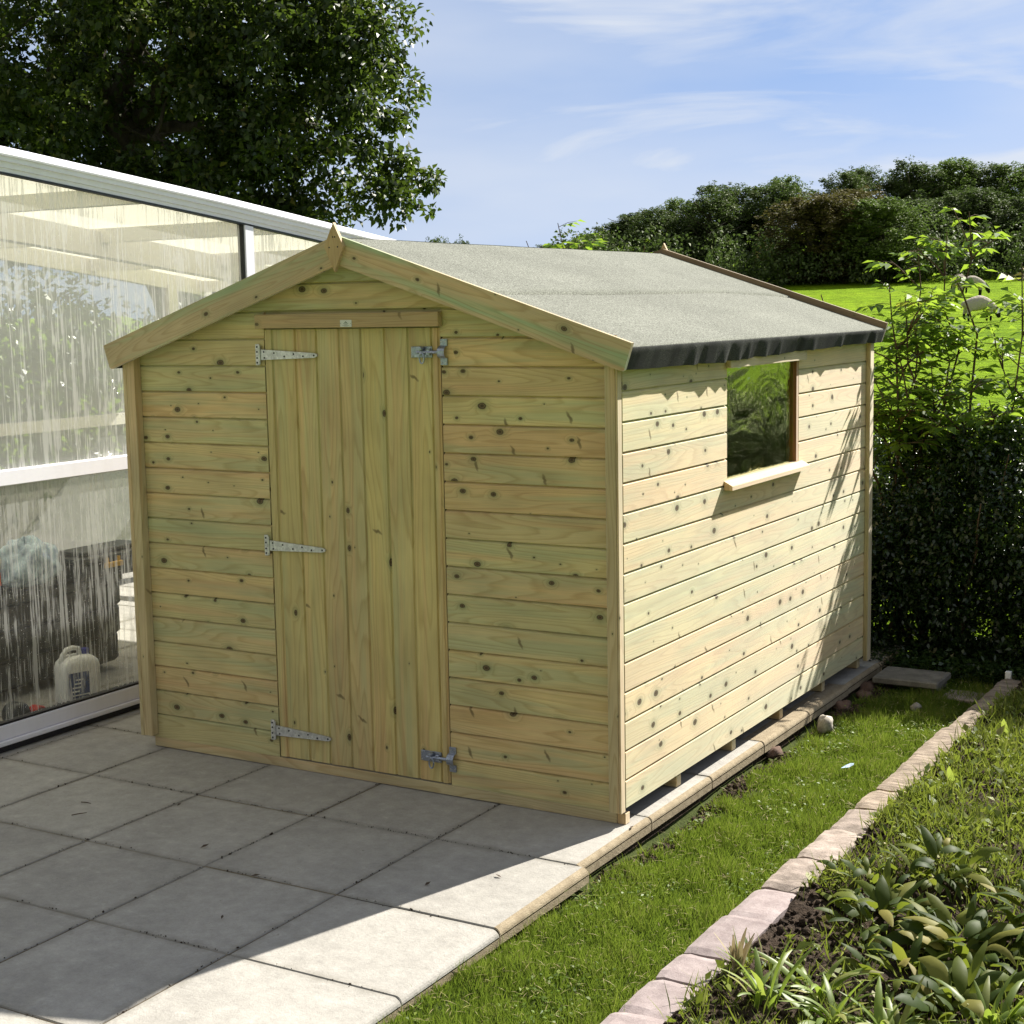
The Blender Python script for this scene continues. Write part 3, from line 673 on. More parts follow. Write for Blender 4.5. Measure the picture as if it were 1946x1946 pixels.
def tri_hinge(x, z, ang):
    h = MB(); y = -0.0095
    # vertical butt plate on the wall
    h.box((x, y-.003, z-.045), (x+.020, y+.004, z+.045), (.2, .3), bev=.001)
    h.tube([(x+.0235, y-.004, z-.04), (x+.0235, y-.004, z+.04)], .0048, 10)
    ca, sa = math.cos(ang), math.sin(ang); L_ = 0.335
    pts = []
    for u, v in ((.028, -.0225), (.30, -.0105), (.318, -.0085), (.326, -.004), (.3275, .0), (.326, .004), (.318, .0085), (.30, .0105), (.028, .0225)):
        pts.append((x+u*ca - v*sa*1, z + u*sa + v*ca))
    f0 = [(a, y-.002, c) for a, c in pts]; f1 = [(a, y+.006, c) for a, c in pts]
    h.poly(f0, [(a, c) for a, c in pts], (.3, .4))
    for i in range(len(pts)):
        j = (i+1) % len(pts); h.poly([f0[i], f1[i], f1[j], f0[j]], None, (.3, .4))
    s = h
    for u, v in ((.045, .012), (.048, -.013), (.10, .008), (.155, -.006), (.205, .005), (.255, -.004), (.312, 0)):
        a = x+u*ca-v*sa; c = z+u*sa+v*ca
        s.lathe([(.0, -.0012), (.0034, -.0008), (.0042, .001)], (a, y-.003, c), 10, axes=[(1, 0, 0), (0, 0, 1), (0, 1, 0)], m=1)
    for v in (-.034, -.014, .012, .033):
        s.lathe([(.0, -.0012), (.0034, -.0008), (.0042, .001)], (x+.009, y-.0042, z+v), 10, axes=[(1, 0, 0), (0, 0, 1), (0, 1, 0)], m=1)
    h.build('hinge', [m_galv, m_hole], door)
tri_hinge(-1.742, 1.815, R(-0.6)); tri_hinge(-1.734, .992, R(-0.6)); tri_hinge(-1.739, .168, R(-0.7))

def bolt(x, z, ring=1):
    h = MB(); y = -.006
    # door plate
    h.box((x, y-.0025, z-.022), (x+.100, y+.004, z+.022), (.1, .2), bev=.001)
    for dx in (.045, .078): h.box((x+dx, y-.016, z-.013), (x+dx+.017, y-.002, z+.013), (.1, .2), bev=.004)
    h.tube([(x+.035, y-.011, z), (x+.145, y-.011, z)], .0066, 12)
    # hanging hasp loop and knob
    h.lathe([(0, -.018), (.008, -.017), (.0105, -.011), (.010, 0)], (x+.057, y-.010, z+.014), 12, axes=[(1, 0, 0), (0, 0, 1), (0, 1, 0)])
    lp = [(x+.060 + .011*math.sin(t), y-.016, z-.024 + .021*math.cos(t)) for t in np.linspace(0, 2*math.pi, 17)]
    h.tube(lp, .0034, 8, cap=False)
    # keeper on the wall: plates above and below, bowed strap
    k = h; x2 = x+.140
    for dz in (.038, -.038): k.box((x2, y-.003, z+dz-.014), (x2+.032, y+.004, z+dz+.014), (.1, .2), bev=.001)
    arc = [(z+.026, y-.002), (z+.021, y-.012), (z+.014, y-.020), (z+.004, y-.023), (z-.006, y-.023), (z-.015, y-.020), (z-.022, y-.012), (z-.026, y-.002)]
    for (za, ya), (zb, yb) in zip(arc[:-1], arc[1:]):
        for off, fl in ((0, 1), (.0028, -1)):
            q = [(x2-.003, ya+off, za), (x2+.029, ya+off, za), (x2+.029, yb+off, zb), (x2-.003, yb+off, zb)]
            k.poly(q if fl < 0 else q[::-1], None, (.3, .3))
        for xx in (x2-.003, x2+.029):
            k.poly([(xx, ya, za), (xx, yb, zb), (xx, yb+.0028, zb), (xx, ya+.0028, za)], None, (.3, .3))
    s = h
    for dx, dz in ((.007, .016), (.007, -.016), (.093, .016), (.093, -.016), (.147, .041), (.166, .041), (.147, -.041), (.166, -.041)):
        s.lathe([(.0, -.0018), (.003, -.0014), (.0042, 0.001)], (x+dx, y-.0035, z+dz), 10, axes=[(1, 0, 0), (0, 0, 1), (0, 1, 0)], m=1)
    h.build('bolt', [m_zinc, m_screw], door)
bolt(-.942, 1.825); bolt(-.946, .158)

# lintel + maker's plate
li = MB(); li.box((-1.724, -.034, 1.926), (-.793, -.002, 1.985), (.3, .6), bev=.002)
lo = li.build('lintel', m_lintel, shed)
g = G('plate_metal'); m_plate = g.done(g.bsdf(g.mix(g.noise(g.obj(), 90, 3), (0.55, 0.56, 0.50), (0.66, 0.66, 0.58)), 0.4, 0.2))
m_ink = simple('plate_ink', (0.06, 0.10, 0.06), 0.5)
pl = MB(); pl.box((-1.270, -.0365, 1.9285), (-1.212, -.0345, 1.957), (.2, .2), bev=.0007); pk = pl; cxp, yp = -1.241, -.0372
def stroke(pts, wd):
    for (a, b), (c, d) in zip(pts[:-1], pts[1:]):
        dx, dz = c-a, d-b; l_ = math.hypot(dx, dz); nx_, nz_ = -dz/l_*wd/2, dx/l_*wd/2
        pk.poly([(cxp+a-nx_, yp, b-nz_), (cxp+c-nx_, yp, d-nz_), (cxp+c+nx_, yp, d+nz_), (cxp+a+nx_, yp, b+nz_)], m=1)
stroke([(-.0065, 1.9447), (0, 1.9505), (.0065, 1.9447)], .0022); stroke([(-.0035, 1.9442), (0, 1.9467), (.0035, 1.9442)], .0012)
stroke([(-.0115, 1.9425), (-.006, 1.9405), (.006, 1.9405), (.0115, 1.9425)], .0018)
stroke([(-.018, 1.9355), (.018, 1.9350)], .0009); stroke([(-.010, 1.9325), (.010, 1.9322)], .0008)
for dx in (-.025, .0255): pk.lathe([(.0, -.0004), (.0016, 0)], (cxp+dx, yp, 1.9427), 8, axes=[(1, 0, 0), (0, 0, 1), (0, 1, 0)], m=1)
pk.build('name_plate', [m_plate, m_ink], lo)

# bargeboards and finials
def barge(y0, y1, side, rid, up=0.0, mat=None):
    n = np.array([SL*side, 0, 1.0]); n /= np.linalg.norm(n); t = np.array([side, 0, -SL]); t /= np.linalg.norm(t)
    Lb = (XE-XC)/t[0]*side
    ridge = np.array([XC, 0, ZR+up]); D = .112
    # polygon in the xz plane: ridge top, eave top, eave bottom (rounded), ridge bottom
    e = ridge + t*Lb
    drop = D/n[2]
    poly = [ridge, e, e - n*(D-.008), e - n*D - t*.008, np.array([XC, 0, ZR+up-drop])]
    uvp = [((p-ridge)@t, (p-ridge)@n) for p in poly]
    mb = MB(); F0 = [(p[0], y0, p[2]) for p in poly]; F1 = [(p[0], y1, p[2]) for p in poly]
    mb.poly(F0 if side < 0 else F0[::-1], uvp if side < 0 else uvp[::-1], rid); mb.poly(F1[::-1] if side < 0 else F1, uvp[::-1] if side < 0 else uvp, rid)
    for i in range(len(poly)):
        j = (i+1) % len(poly); mb.poly([F0[i], F0[j], F1[j], F1[i]], [uvp[i], uvp[j], (uvp[j][0], uvp[j][1]+.02), (uvp[i][0], uvp[i][1]+.02)], rid)
    return mb.build('bargeboard', mat or m_barge, shed)
barge(-.075, -.056, -1, (.31, .12)); barge(-.075, -.056, 1, (.77, .62)); barge(3.036, 3.056, -1, (.11, .42), .018, m_bargeshade); barge(3.036, 3.056, 1, (.47, .92), .018, m_bargeshade)
def finial(y0, y1):
    mb = MB(); xc = -1.2475
    pts = [(xc, 2.348), (xc+.048, 2.252), (xc, 2.150), (xc-.048, 2.252)]
    F0 = [(a, y0, c) for a, c in pts]; F1 = [(a, y1, c) for a, c in pts]; uvp = [(c, a) for a, c in pts]
    mb.poly(F0, uvp, (.6, .9)); mb.poly(F1[::-1], uvp[::-1], (.6, .9))
    for i in range(4):
        j = (i+1) % 4; mb.poly([F0[i], F1[i], F1[j], F0[j]], [uvp[i], uvp[i], uvp[j], uvp[j]], (.6, .9))
    s = mb
    for dx, dz in ((-.003, .038), (.007, .038), (-.022, -.003), (.020, -.002)):
        s.lathe([(0, -.0008), (.0035, 0)], (xc+dx, y0-.0006 if y0 < 0 else y1+.0006, 2.252+dz), 8, axes=[(1, 0, 0), (0, 0, 1), (0, 1, 0)], m=1)
    mb.build('finial', [m_lintel, m_hole], shed)
finial(-.093, -.0755); finial(3.0555, 3.073)

# felt roof: two slopes, one lapped seam on each, hem turned down over the eaves board
def felt(side):
    n = np.array([SL*side, 0, 1.0]); n /= np.linalg.norm(n); t = np.array([side, 0, -SL]); t /= np.linalg.norm(t)
    ridge = np.array([XC, 0, ZR]) - n*0.010
    Lb = (XE-XC)/abs(t[0]) - .004
    ys = np.linspace(-.055, 3.034, 150)
    rr_ = np.random.RandomState(4 if side > 0 else 9)
    ph = rr_.uniform(0, 6, 14)
    def wr(y, k): return sum(math.sin(y*f + ph[i]) * a for i, (f, a) in enumerate(((2.3, .9), (5.1, .6), (9.7, .5), (19.3, .3), (37.0, .2)))) * k
    def crease(y):
        return sum(math.exp(-((y-c)/w)**2)*a for c, w, a in ((.55, .02, 1), (.63, .015, -.8), (.86, .03, 1), (.93, .02, -1), (1.02, .02, .9), (1.13, .012, 1), (1.24, .03, -1), (1.33, .02, 1), (1.5, .012, .8), (1.75, .03, -1), (1.95, .03, .8), (2.35, .02, 1), (2.43, .02, -.7), (2.82, .03, -1.2), (2.9, .02, 1)))
    grid = []
    for y in ys:
        row = []
        seam = 0.745 + (0.0 if y < 2.3 else -0) + np.interp(y, [0, 2.3, 2.5, 3.1], [0, .004, .028, .085]) + .002*math.sin(y*9)
        us = list(np.linspace(0, seam-.006, 12)) + [seam-.002, seam+.0015] + list(np.linspace(seam+.01, Lb-.03, 14))
        for u in us:
            h = 0.0 if u < seam-.004 else (-0.010 if u < seam+.003 else -0.0055)
            h += .0012*math.sin(u*7+y*3)*math.sin(y*5.3) + (.0020*math.sin(y*2.1+u*4) if u > seam else 0)
            h += .0035*math.exp(-((u-(1.05+.12*math.sin(y*1.7)))/.02)**2)*max(0, math.sin(y*1.9+.5))
            row.append(ridge + t*u + n*h)
        # round over the eaves and hang
        e = ridge + t*(Lb-.012); dn = -n
        hang = np.array([0, 0, -1.0])*0.35 + dn*0.65; hang /= np.linalg.norm(hang)
        rad = .012
        for a in (25, 50, 75): row.append(e + t*rad*math.sin(R(a)) - n*(rad*(1-math.cos(R(a))) + .0045))
        c_ = crease(y); drop = .074 + .005*wr(y, .35) + (0.010*math.sin(y*1.3+1))
        for k, q in enumerate((0.14, .3, .5, .72, .9, 1.0)):
            out = (.0030*wr(y + q*.06*side, .5) + .010*c_)*q**0.8
            row.append(e + t*(rad + out) + dn*(rad + .0045 + drop*q) + np.array([0, -.03*q*c_*0, 0]))
        grid.append(row)
    nr, nc = len(grid), len(grid[0]); V = np.array(grid).reshape(-1, 3)
    V[:, 1] = np.repeat(ys, nc)
    idx = np.arange(nr*nc).reshape(nr, nc)
    F = np.stack([idx[:-1, :-1], idx[:-1, 1:], idx[1:, 1:], idx[1:, :-1]], -1)
    if side < 0: F = F[..., ::-1]
    mi = np.zeros(F.shape[:2], int); mi[:, nc-8:] = 1
    o = np_mesh('roof_felt', V, F.reshape(-1, 4), [m_felt, m_hem], parent=shed, smooth=True, mat_idx=mi.ravel())
    return o
felt(1); felt(-1)
# roof deck boards
for side in (1, -1):
    n = np.array([SL*side, 0, 1.0]); n /= np.linalg.norm(n); t = np.array([side, 0, -SL]); t /= np.linalg.norm(t)
    mb = MB(); Lb = (XE-XC)/abs(t[0]) - .022
    c0 = np.array([XC, 1.49, ZR]) - n*.034 + t*(Lb/2 + .003)
    mb.obox(c0, [t, (0, 1, 0), n], (Lb/2, 1.543, .008), (.3, .3), 1)
    c1 = np.array([XC, 1.49, ZR]) + t*(Lb-.010) - n*(.020+.040)
    mb.obox(c1, [t, (0, 1, 0), n], (.009, 1.543, .036), (.5, .6), 1)
    mb.build('roof_deck', m_wood, shed)

# window
win = empty('window', (0, 0, 0)); win.parent = shed; win.location = Vector((0, 1.44, 1.2)) - Vector(ds)
f = MB()
f.box((-.045, WY0-.028, WZ0-.01), (-.0155, WY0-.0005, WZ1+.03), (.2, .3), along=2)
f.box((-.052, WY1-.030, WZ0+.002), (-.001, WY1-.001, WZ1-.002), (.6, .3), along=2, bev=.001)
f.box((-.052, WY0+.0, WZ0-.0), (-.030, WY0+.02, WZ1), (.6, .3), along=2)
f.box((-.052, WY0+.021, WZ0+.0), (-.030, WY1-.031, WZ0+.014), (.6, .7), along=1)
f.build('frame', m_redwood, win)
hd = MB(); hd.box((.001, WY0-.018, 1.722), (.026, 1.925, 1.775), (.3, .2), along=1, bev=.002); hd.build('head_board', m_trim, win)
sl_ = MB()
sx = [(-.03, 1.2245, 1.2295), (.002, 1.209, 1.228), (.036, 1.203, 1.219)]
sl_.box((-.028, WY0-.010, 1.2255), (-.001, WY1-.001, 1.2395), (.2, .6), along=1)
A0 = [(.0005, WY0-.035, 1.199), (.040, WY0-.035, 1.199), (.040, WY0-.035, 1.217), (.0005, WY0-.035, 1.2385)]
A1 = [(x, 1.935, z) for x, y, z in A0]
sl_.poly(A0, [(0, x) for x, _, z in A0], (.2, .3)); sl_.poly(A1[::-1], None, (.2, .3))
for i in range(4):
    j = (i+1) % 4; sl_.poly([A0[i], A1[i], A1[j], A0[j]], [(0, i*.03), (.93, i*.03), (.93, j*.03+.03), (0, j*.03+.03)], (.2, .3))
sl_.build('sill', m_sill, win)
g = G('wavy_plastic_glazing'); p = g.pos()
wv = g.noise(g.map(p, (1, 1.0, 1.4)), 3.0, 2, 0.45, 1.6); wv2 = g.noise(g.map(p, (1, 3.2, 1.0), rot=(0.6, 0, 0)), 9.0, 2, 0.5, 1.2)
bp = g.bump(g.math('ADD', wv, g.math('MULTIPLY', wv2, 0.13)), 0.55, 0.022)
gl = g.n('ShaderNodeBsdfGlossy'); gl.inputs['Roughness'].default_value = 0.015; gl.inputs[0].default_value = (0.92, 0.95, 0.60, 1); g.l(bp, gl.inputs['Normal'])  # gloss tinted olive: the reflected field's colour put into the pane
dk = g.bsdf((0.012, 0.016, 0.010), 0.5)
tr = g.n('ShaderNodeBsdfTransparent'); tr.inputs[0].default_value = (0.8, 0.85, 0.78, 1)
m1 = g.n('ShaderNodeMixShader'); m1.inputs[0].default_value = 0.30; g.l(tr.outputs[0], m1.inputs[1]); g.l(gl.outputs[0], m1.inputs[2])
m_pane = g.done(m1.outputs[0])
gp = MB(); gp.box((-.021, WY0+.004, WZ0+.0145), (-.0185, WY1-.031, WZ1+.03)); gp.build('pane', m_pane, win)

# ------------------------------------------------------------------ GREENHOUSE (lean-to enclosure)
gh = empty('glazed_enclosure', (-3.0, 1.0, 0), 'white framed glazed lean-to enclosure with rain-streaked panes left of the shed', 'greenhouse')
XG = -3.0
# curve of the top edge: z(y)
gy = [-4.0, -2.2, -0.21, .43, 1.185, 2.08, 3.2, 4.3]
gz = [3.04, 2.93, 2.763, 2.70, 2.625, 2.525, 2.395, 2.25]
def ztop(y): return float(np.interp(y, gy, gz))
# ribbed head beam: profile swept along y
prof = [(-.02, -.118), (.000, -.118), (.002, -.100), (.010, -.098), (.012, -.074), (.026, -.072), (.026, -.052), (.036, -.050), (.038, -.042), (.034, -.030), (.026, -.019), (.012, -.008), (-.006, -.002), (-.03, .0), (-.06, -.004), (-.08, -.03), (-.08, -.118)]
def sweep(mb, prof, x0, ys, rid=(.3, .3), dx=1, zf=ztop, m=0):
    rows = [[(x0 + px*dx, y, zf(y) + pz) for px, pz in prof] for y in ys]
    for a in range(len(rows)-1):
        for i in range(len(prof)):
            j = (i+1) % len(prof); mb.poly([rows[a][i], rows[a][j], rows[a+1][j], rows[a+1][i]], None, rid, m)
    mb.poly(rows[0], None, rid, m); mb.poly(rows[-1][::-1], None, rid, m)
ysb = list(np.linspace(-3.6, 4.2, 28))
b = MB(); sweep(b, prof, XG, ysb); b.build('head_beam', m_alu, gh)
b = MB(); sweep(b, [(-.03, -.128), (.004, -.128), (.004, -.1185), (-.03, -.1185)], XG, ysb); b.build('gasket', m_gasket, gh)
# base rail on the paving
b = MB(); b.box((XG-.05, -3.6, .055), (XG+.0, 4.2, .125), (.1, .1), along=1, bev=.004); b.box((XG-.05, -3.6, .030), (XG+.012, 4.2, .054), (.1, .1), along=1, bev=.004)
b.build('base_rail', m_alu, gh)
b = MB(); b.box((XG-.045, -3.6, .127), (XG-.004, 4.2, .136), (.1, .1)); b.box((XG-.05, -3.6, .002), (XG-.002, 4.2, .0295), (.1, .1)); b.build('gasket', m_gasket, gh)  # lowest black strip stands in for the shaded gap under the rail
b = MB(); b.box((XG-.05, -3.6, 1.228), (XG+.006, 4.2, 1.300), (.1, .1), along=1, bev=.004); b.build('mid_rail', m_alu, gh)
for y in (-1.4, 1.48, 4.16):
    b = MB(); zt = ztop(y)-.119
    b.box((XG-.05, y-.035, 1.3005), (XG+.004, y+.04, zt), (.1, .1), along=2, bev=.004); b.build('mullion', m_alu, gh)
    b = MB(); b.box((XG-.045, y-.041, 1.3005), (XG-.004, y-.0355, zt), (.1, .1)); b.build('gasket', m_gasket, gh)
    b = MB(); b.box((XG-.05, y-.035, .137), (XG+.004, y+.04, 1.2275), (.1, .1), along=2, bev=.004); b.build('mullion', m_alu, gh)
def pane(y0, y1, z0, zt, mat, x=XG-.026):
    mb = MB(); k = 10; ysx = np.linspace(y0, y1, k)
    for a, b_ in zip(ysx[:-1], ysx[1:]):
        za = zt(a) if callable(zt) else zt; zb = zt(b_) if callable(zt) else zt
        mb.poly([(x, a, z0), (x, b_, z0), (x, b_, zb), (x, a, za)])
    return mb.build('pane', mat, gh)
ft = lambda y: ztop(y) - .13
for y0, y1 in ((-3.6, -1.435), (-1.36, 1.433), (1.52, 4.125)):
    pane(y0, y1, 1.3, ft, m_glassU); pane(y0, y1, .136, 1.228, m_glassL)
# far side frame + posts + glass
XF = -5.7
b = MB(); sweep(b, [(-.03, -.12), (.03, -.12), (.03, .0), (-.03, .0)], XF, ysb, zf=lambda y: ztop(y)-.02); b.build('head_beam', m_cream, gh)
b = MB(); b.box((XF-.03, -3.6, 1.2), (XF+.03, 4.2, 1.28), (.1, .1)); b.build('mid_rail', m_cream, gh)
for y in (-2.2, .9, 3.75):
    b = MB(); b.box((XF-.04, y-.05, 0.03), (XF+.04, y+.05, ztop(y)-.1), (.1, .1)); b.build('mullion', m_cream, gh)
pane(-3.6, 4.1, .1, lambda y: ztop(y)-.1, m_glassF, XF)
# end frame
b = MB(); b.box((XF, 4.12, 1.2), (XG-.06, 4.18, 1.28), (.1, .1)); b.box((XF, 4.12, .03), (XG-.06, 4.18, .1), (.1, .1)); b.build('end_rail', m_cream, gh)
# middle beam and rafters, milky roof sheets between
b = MB(); sweep(b, [(-.05, -.17), (.05, -.17), (.05, -.02), (-.05, -.02)], -4.5, ysb, zf=lambda y: ztop(y)-.03); b.build('purlin', m_cream, gh)
for y in (-2.6, -1.5, -.35, .75, 1.85, 2.95, 4.1):
    b = MB(); z = ztop(y); b.box((XF+.03, y-.035, z-.115), (XG-.08, y+.035, z-.03), (.1, .1)); b.build('rafter', m_cream, gh)
b = MB(); ysr = np.linspace(-3.6, 4.2, 20)
for ya, yb in zip(ysr[:-1], ysr[1:]):
    b.poly([(XF, ya, ztop(ya)-.028), (XG-.04, ya, ztop(ya)-.012), (XG-.04, yb, ztop(yb)-.012), (XF, yb, ztop(yb)-.028)])
b.build('roof_sheet', m_milky, gh)

# things seen inside
g = G('black_moulded_plastic'); p = g.pos(); a = g.noise(g.map(p, (2, 2, 14)), 5, 4, 0.6)
m_chest = g.done(g.bsdf(g.mix(a, (0.018, 0.018, 0.018), (0.05, 0.05, 0.048)), 0.42, 0, 0.5, g.bump(a, 0.2, 0.01)))
m_blackpl = simple('black_plastic', (0.015, 0.015, 0.017), 0.3)
m_yellow = simple('yellow_plastic', (0.75, 0.42, 0.02), 0.35)
m_white = simple('white_hdpe', (0.88, 0.88, 0.87), 0.4, var=.06)
m_blue = simple('blue_cap', (0.02, 0.03, 0.28), 0.35)
m_label = simple('navy_label', (0.02, 0.05, 0.18), 0.45, scale=60, var=.6)
m_orange = simple('orange_label', (0.70, 0.13, 0.03), 0.5)
m_red = simple('red_plastic', (0.55, 0.04, 0.03), 0.4)
m_bagw = simple('white_bag_film', (0.75, 0.73, 0.70), 0.35, bump=.4)
m_bagb = simple('blue_clear_bag_film', (0.50, 0.62, 0.85), 0.2, var=.5, scale=26, bump=.4)
m_bask = simple('wire_cane', (0.45, 0.44, 0.42), 0.4)

ch = empty('storage_chest', (-3.95, .55, 0), 'large black plastic storage chest with horizontal grooves behind the lower pane', 'storage chest')
b = MB(); c = np.array([-3.95, .56, 0])
for k, (z0, z1, e) in enumerate(((.05, .20, -.012), (.205, .36, .0), (.365, .50, .006))):
    b.lathe([((.0, .0), z0), ((.20+e, .58+e), z0), ((.215+e, .60+e), z0+.02), ((.215+e, .60+e), z1-.008), ((.205+e, .59+e), z1), ((0, 0), z1)], c, 40, sq=9)
b.build('body', m_chest, ch)
b = MB(); b.lathe([((.0, .0), .503), ((.225, .612), .503), ((.235, .622), .515), ((.235, .622), .545), ((.22, .60), .560), ((.12, .4), .566), ((0, 0), .567)], c, 40, sq=9); b.build('lid', m_chest, ch)
tb = empty('toolbox', (-3.72, .96, .567), 'black toolbox with yellow latch standing on the storage chest', 'toolbox')
b = MB(); b.box((-3.84, .72, .568), (-3.60, 1.24, .66), (.1, .1), bev=.012); b.box((-3.85, .70, .662), (-3.59, 1.26, .70), (.1, .1), bev=.012); b.box((-3.81, .74, .70), (-3.63, 1.2, .725), (.1, .1), bev=.01)
b.build('case', m_blackpl, tb)
b = MB(); b.box((-3.592, .86, .625), (-3.572, .99, .655), (.1, .1), bev=.004); b.box((-3.592, .875, .655), (-3.58, .89, .68), (.1, .1)); b.box((-3.592, .96, .655), (-3.58, .975, .68), (.1, .1)); b.build('latch', m_yellow, tb)

# white jerry can
jc = empty('jerry_can', (-3.40, .45, 0), 'white plastic jerry can with blue cap and navy label behind the lower pane', 'jerry can')
b = MB(); jx, jy = -3.40, .445; ax = [(0.27, 0.96, 0), (-0.96, 0.27, 0), (0, 0, 1)]
b.lathe([((0, 0), .002), ((.098, .066), .002), ((.106, .072), .012), ((.106, .072), .19), ((.100, .068), .215), ((.075, .055), .238), ((.055, .040), .248), ((.0, .0), .25)], (jx, jy, 0), 32, axes=ax, sq=6); b.build('body', m_white, jc, smooth=True)
b = MB(); A1 = np.array(ax[0])
hp = [np.array((jx, jy, 0)) + A1*a + np.array((0, 0, z)) for a, z in ((-.088, .21), (-.078, .255), (-.055, .282), (-.02, .288), (.012, .280), (.016, .25))]
b.tube(hp, [.014, .014, .013, .013, .013, .014], 10); b.build('handle', m_white, jc, smooth=True)
b = MB(); b.lathe([(0, .243), (.021, .243), (.021, .272), (.018, .276), (0, .276)], np.array((jx, jy, 0)) + A1*.048, 18); b.build('cap', m_blue, jc)
b = MB(); 
nrm = np.array([0.96, -0.27, 0]); 
for (a0, a1, z0, z1, mt) in ((-.092, .028, .055, .17, 0), (-.085, .02, .035, .048, 0)):
    q = [np.array((jx, jy, 0)) + A1*a_ + nrm*.0735 + np.array((0, 0, z)) for a_, z in ((a0, z0), (a1, z0), (a1, z1), (a0, z1))]
    b.poly(q)
for k in range(4):
    q = [np.array((jx, jy, 0)) + A1*a_ + nrm*.0745 + np.array((0, 0, z)) for a_, z in ((-.08+.01*k, .068+.02*k), (-.03+.008*k, .068+.02*k), (-.03+.008*k, .076+.02*k), (-.08+.01*k, .076+.02*k))]
    b.poly(q, None, (.5, .5), 1)
b.build('label_panel', [m_label, m_white], jc)

def bag(name, c, r, mat, label, seed):
    rr_ = np.random.RandomState(seed); nu, nv = 40, 24
    V = []
    ph = rr_.uniform(0, 6, 12); fr = rr_.randint(2, 9, 12)
    for i in range(nv):
        th = math.pi*i/(nv-1)
        for j in range(nu):
            a = 2*math.pi*j/nu
            k = 1 + .09*math.sin(fr[0]*a+ph[0]+3*th) + .07*math.sin(fr[1]*a+ph[1]-5*th) + .05*abs(math.sin(fr[2]*a*1.0+ph[2]+7*th)) + .05*math.sin(9*th+fr[3]*a)
            z = math.cos(th); zz = z*r[2]*k if z > 0 else z*r[2]*.45
            V.append((c[0]+r[0]*math.sin(th)*math.cos(a)*k, c[1]+r[1]*math.sin(th)*math.sin(a)*k, c[2]+.45*r[2]+zz))
    idx = np.arange(nu*nv).reshape(nv, nu)
    F = np.stack([idx[:-1], np.roll(idx, -1, 1)[:-1], np.roll(idx, -1, 1)[1:], idx[1:]], -1).reshape(-1, 4)
    o = np_mesh(name, V, F[:, ::-1], mat, smooth=False); tag(o, label, 'plastic bag'); return o
bw = bag('plastic_bag', (-3.88, .12, .567), (.12, .27, .19), m_bagw, 'crumpled white plastic bag with orange print on the storage chest', 3)
bag('plastic_bag', (-3.80, .50, .567), (.11, .20, .17), m_bagb, 'crumpled clear and blue plastic bag beside the toolbox', 8)
b = MB(); q = [(-3.765, .20, .60), (-3.76, .30, .61), (-3.775, .30, .68), (-3.78, .205, .67)]; b.poly(q); b.poly([(-3.7655, .20, .60), (-3.7655, .30, .61), (-3.7655, .30, .68), (-3.7655, .205, .67)])
b.build('print_panel', m_orange, bw)
hb = empty('wire_basket', (-4.02, .40, .567), 'pale cane basket with hooped handle behind the plastic bags', 'basket')
b = MB(); b.tube([(-4.02, .40+.14*math.cos(t), .62+.24*math.sin(t)) for t in np.linspace(0, math.pi, 22)], .008, 8); b.build('handle', m_bask, hb)
b = MB(); b.lathe([(.0, .57), (.10, .57), (.14, .66), (.145, .665), (.135, .665), (.095, .58), (0, .58)], (-4.02, .40, 0), 24); b.build('bowl', m_bask, hb)
hr = empty('garden_tool', (-3.25, .0, 0), 'black and red hose reel half in frame behind the lower pane', 'hose reel')
A_ = [(0, 1, 0), (0, 0, 1), (1, 0, 0)]
b = MB()
b.lathe([(.0, -.045), (.052, -.045), (.062, -.03), (.062, .03), (.052, .045), (0, .045)], (-3.30, -.06, .063), 28, axes=A_); b.build('drum', m_blackpl, hr, smooth=True)
b = MB()
for k in range(5): b.tube([(-3.285+.012*k-.02, .055+.034*math.cos(t), .045+.034*math.sin(t)) for t in np.linspace(0, 2*math.pi, 20)], .0055, 6, cap=False)
b.build('coil', m_red, hr)
# pale slotted disc hanging inside by the upper pane
cb = empty('hanging_disc', (-3.35, -.36, 1.5), 'pale round slotted disc hanging behind the upper pane at the left edge', 'hanging disc')
b = MB(); cx0, cy0, cz0 = -3.35, -.395, 1.70
ringp = [(.235*math.cos(t), .215*math.sin(t)) for t in [math.pi/8 + k*math.pi/4 for k in range(8)]]
F0 = [(cx0, cy0+y, cz0+z) for y, z in ringp]; F1 = [(cx0-.012, cy0+y, cz0+z) for y, z in ringp]
b.poly(F0); b.poly(F1[::-1])
for i in range(8): j = (i+1) % 8; b.poly([F0[i], F1[i], F1[j], F0[j]])
for k in range(4):
    for y_ in (-.12, -.02, .08): b.box((cx0+.001, cy0+y_, cz0-.13+.085*k), (cx0+.003, cy0+y_+.07, cz0-.125+.085*k), (.1, .1), m=1)
b.build('disc', [m_white, m_cream], cb)
b = MB(); b.tube([(cx0-.006, cy0, cz0+.19), (cx0-.006, cy0, 2.60)], .003, 5); b.build('cord', m_bask, cb)

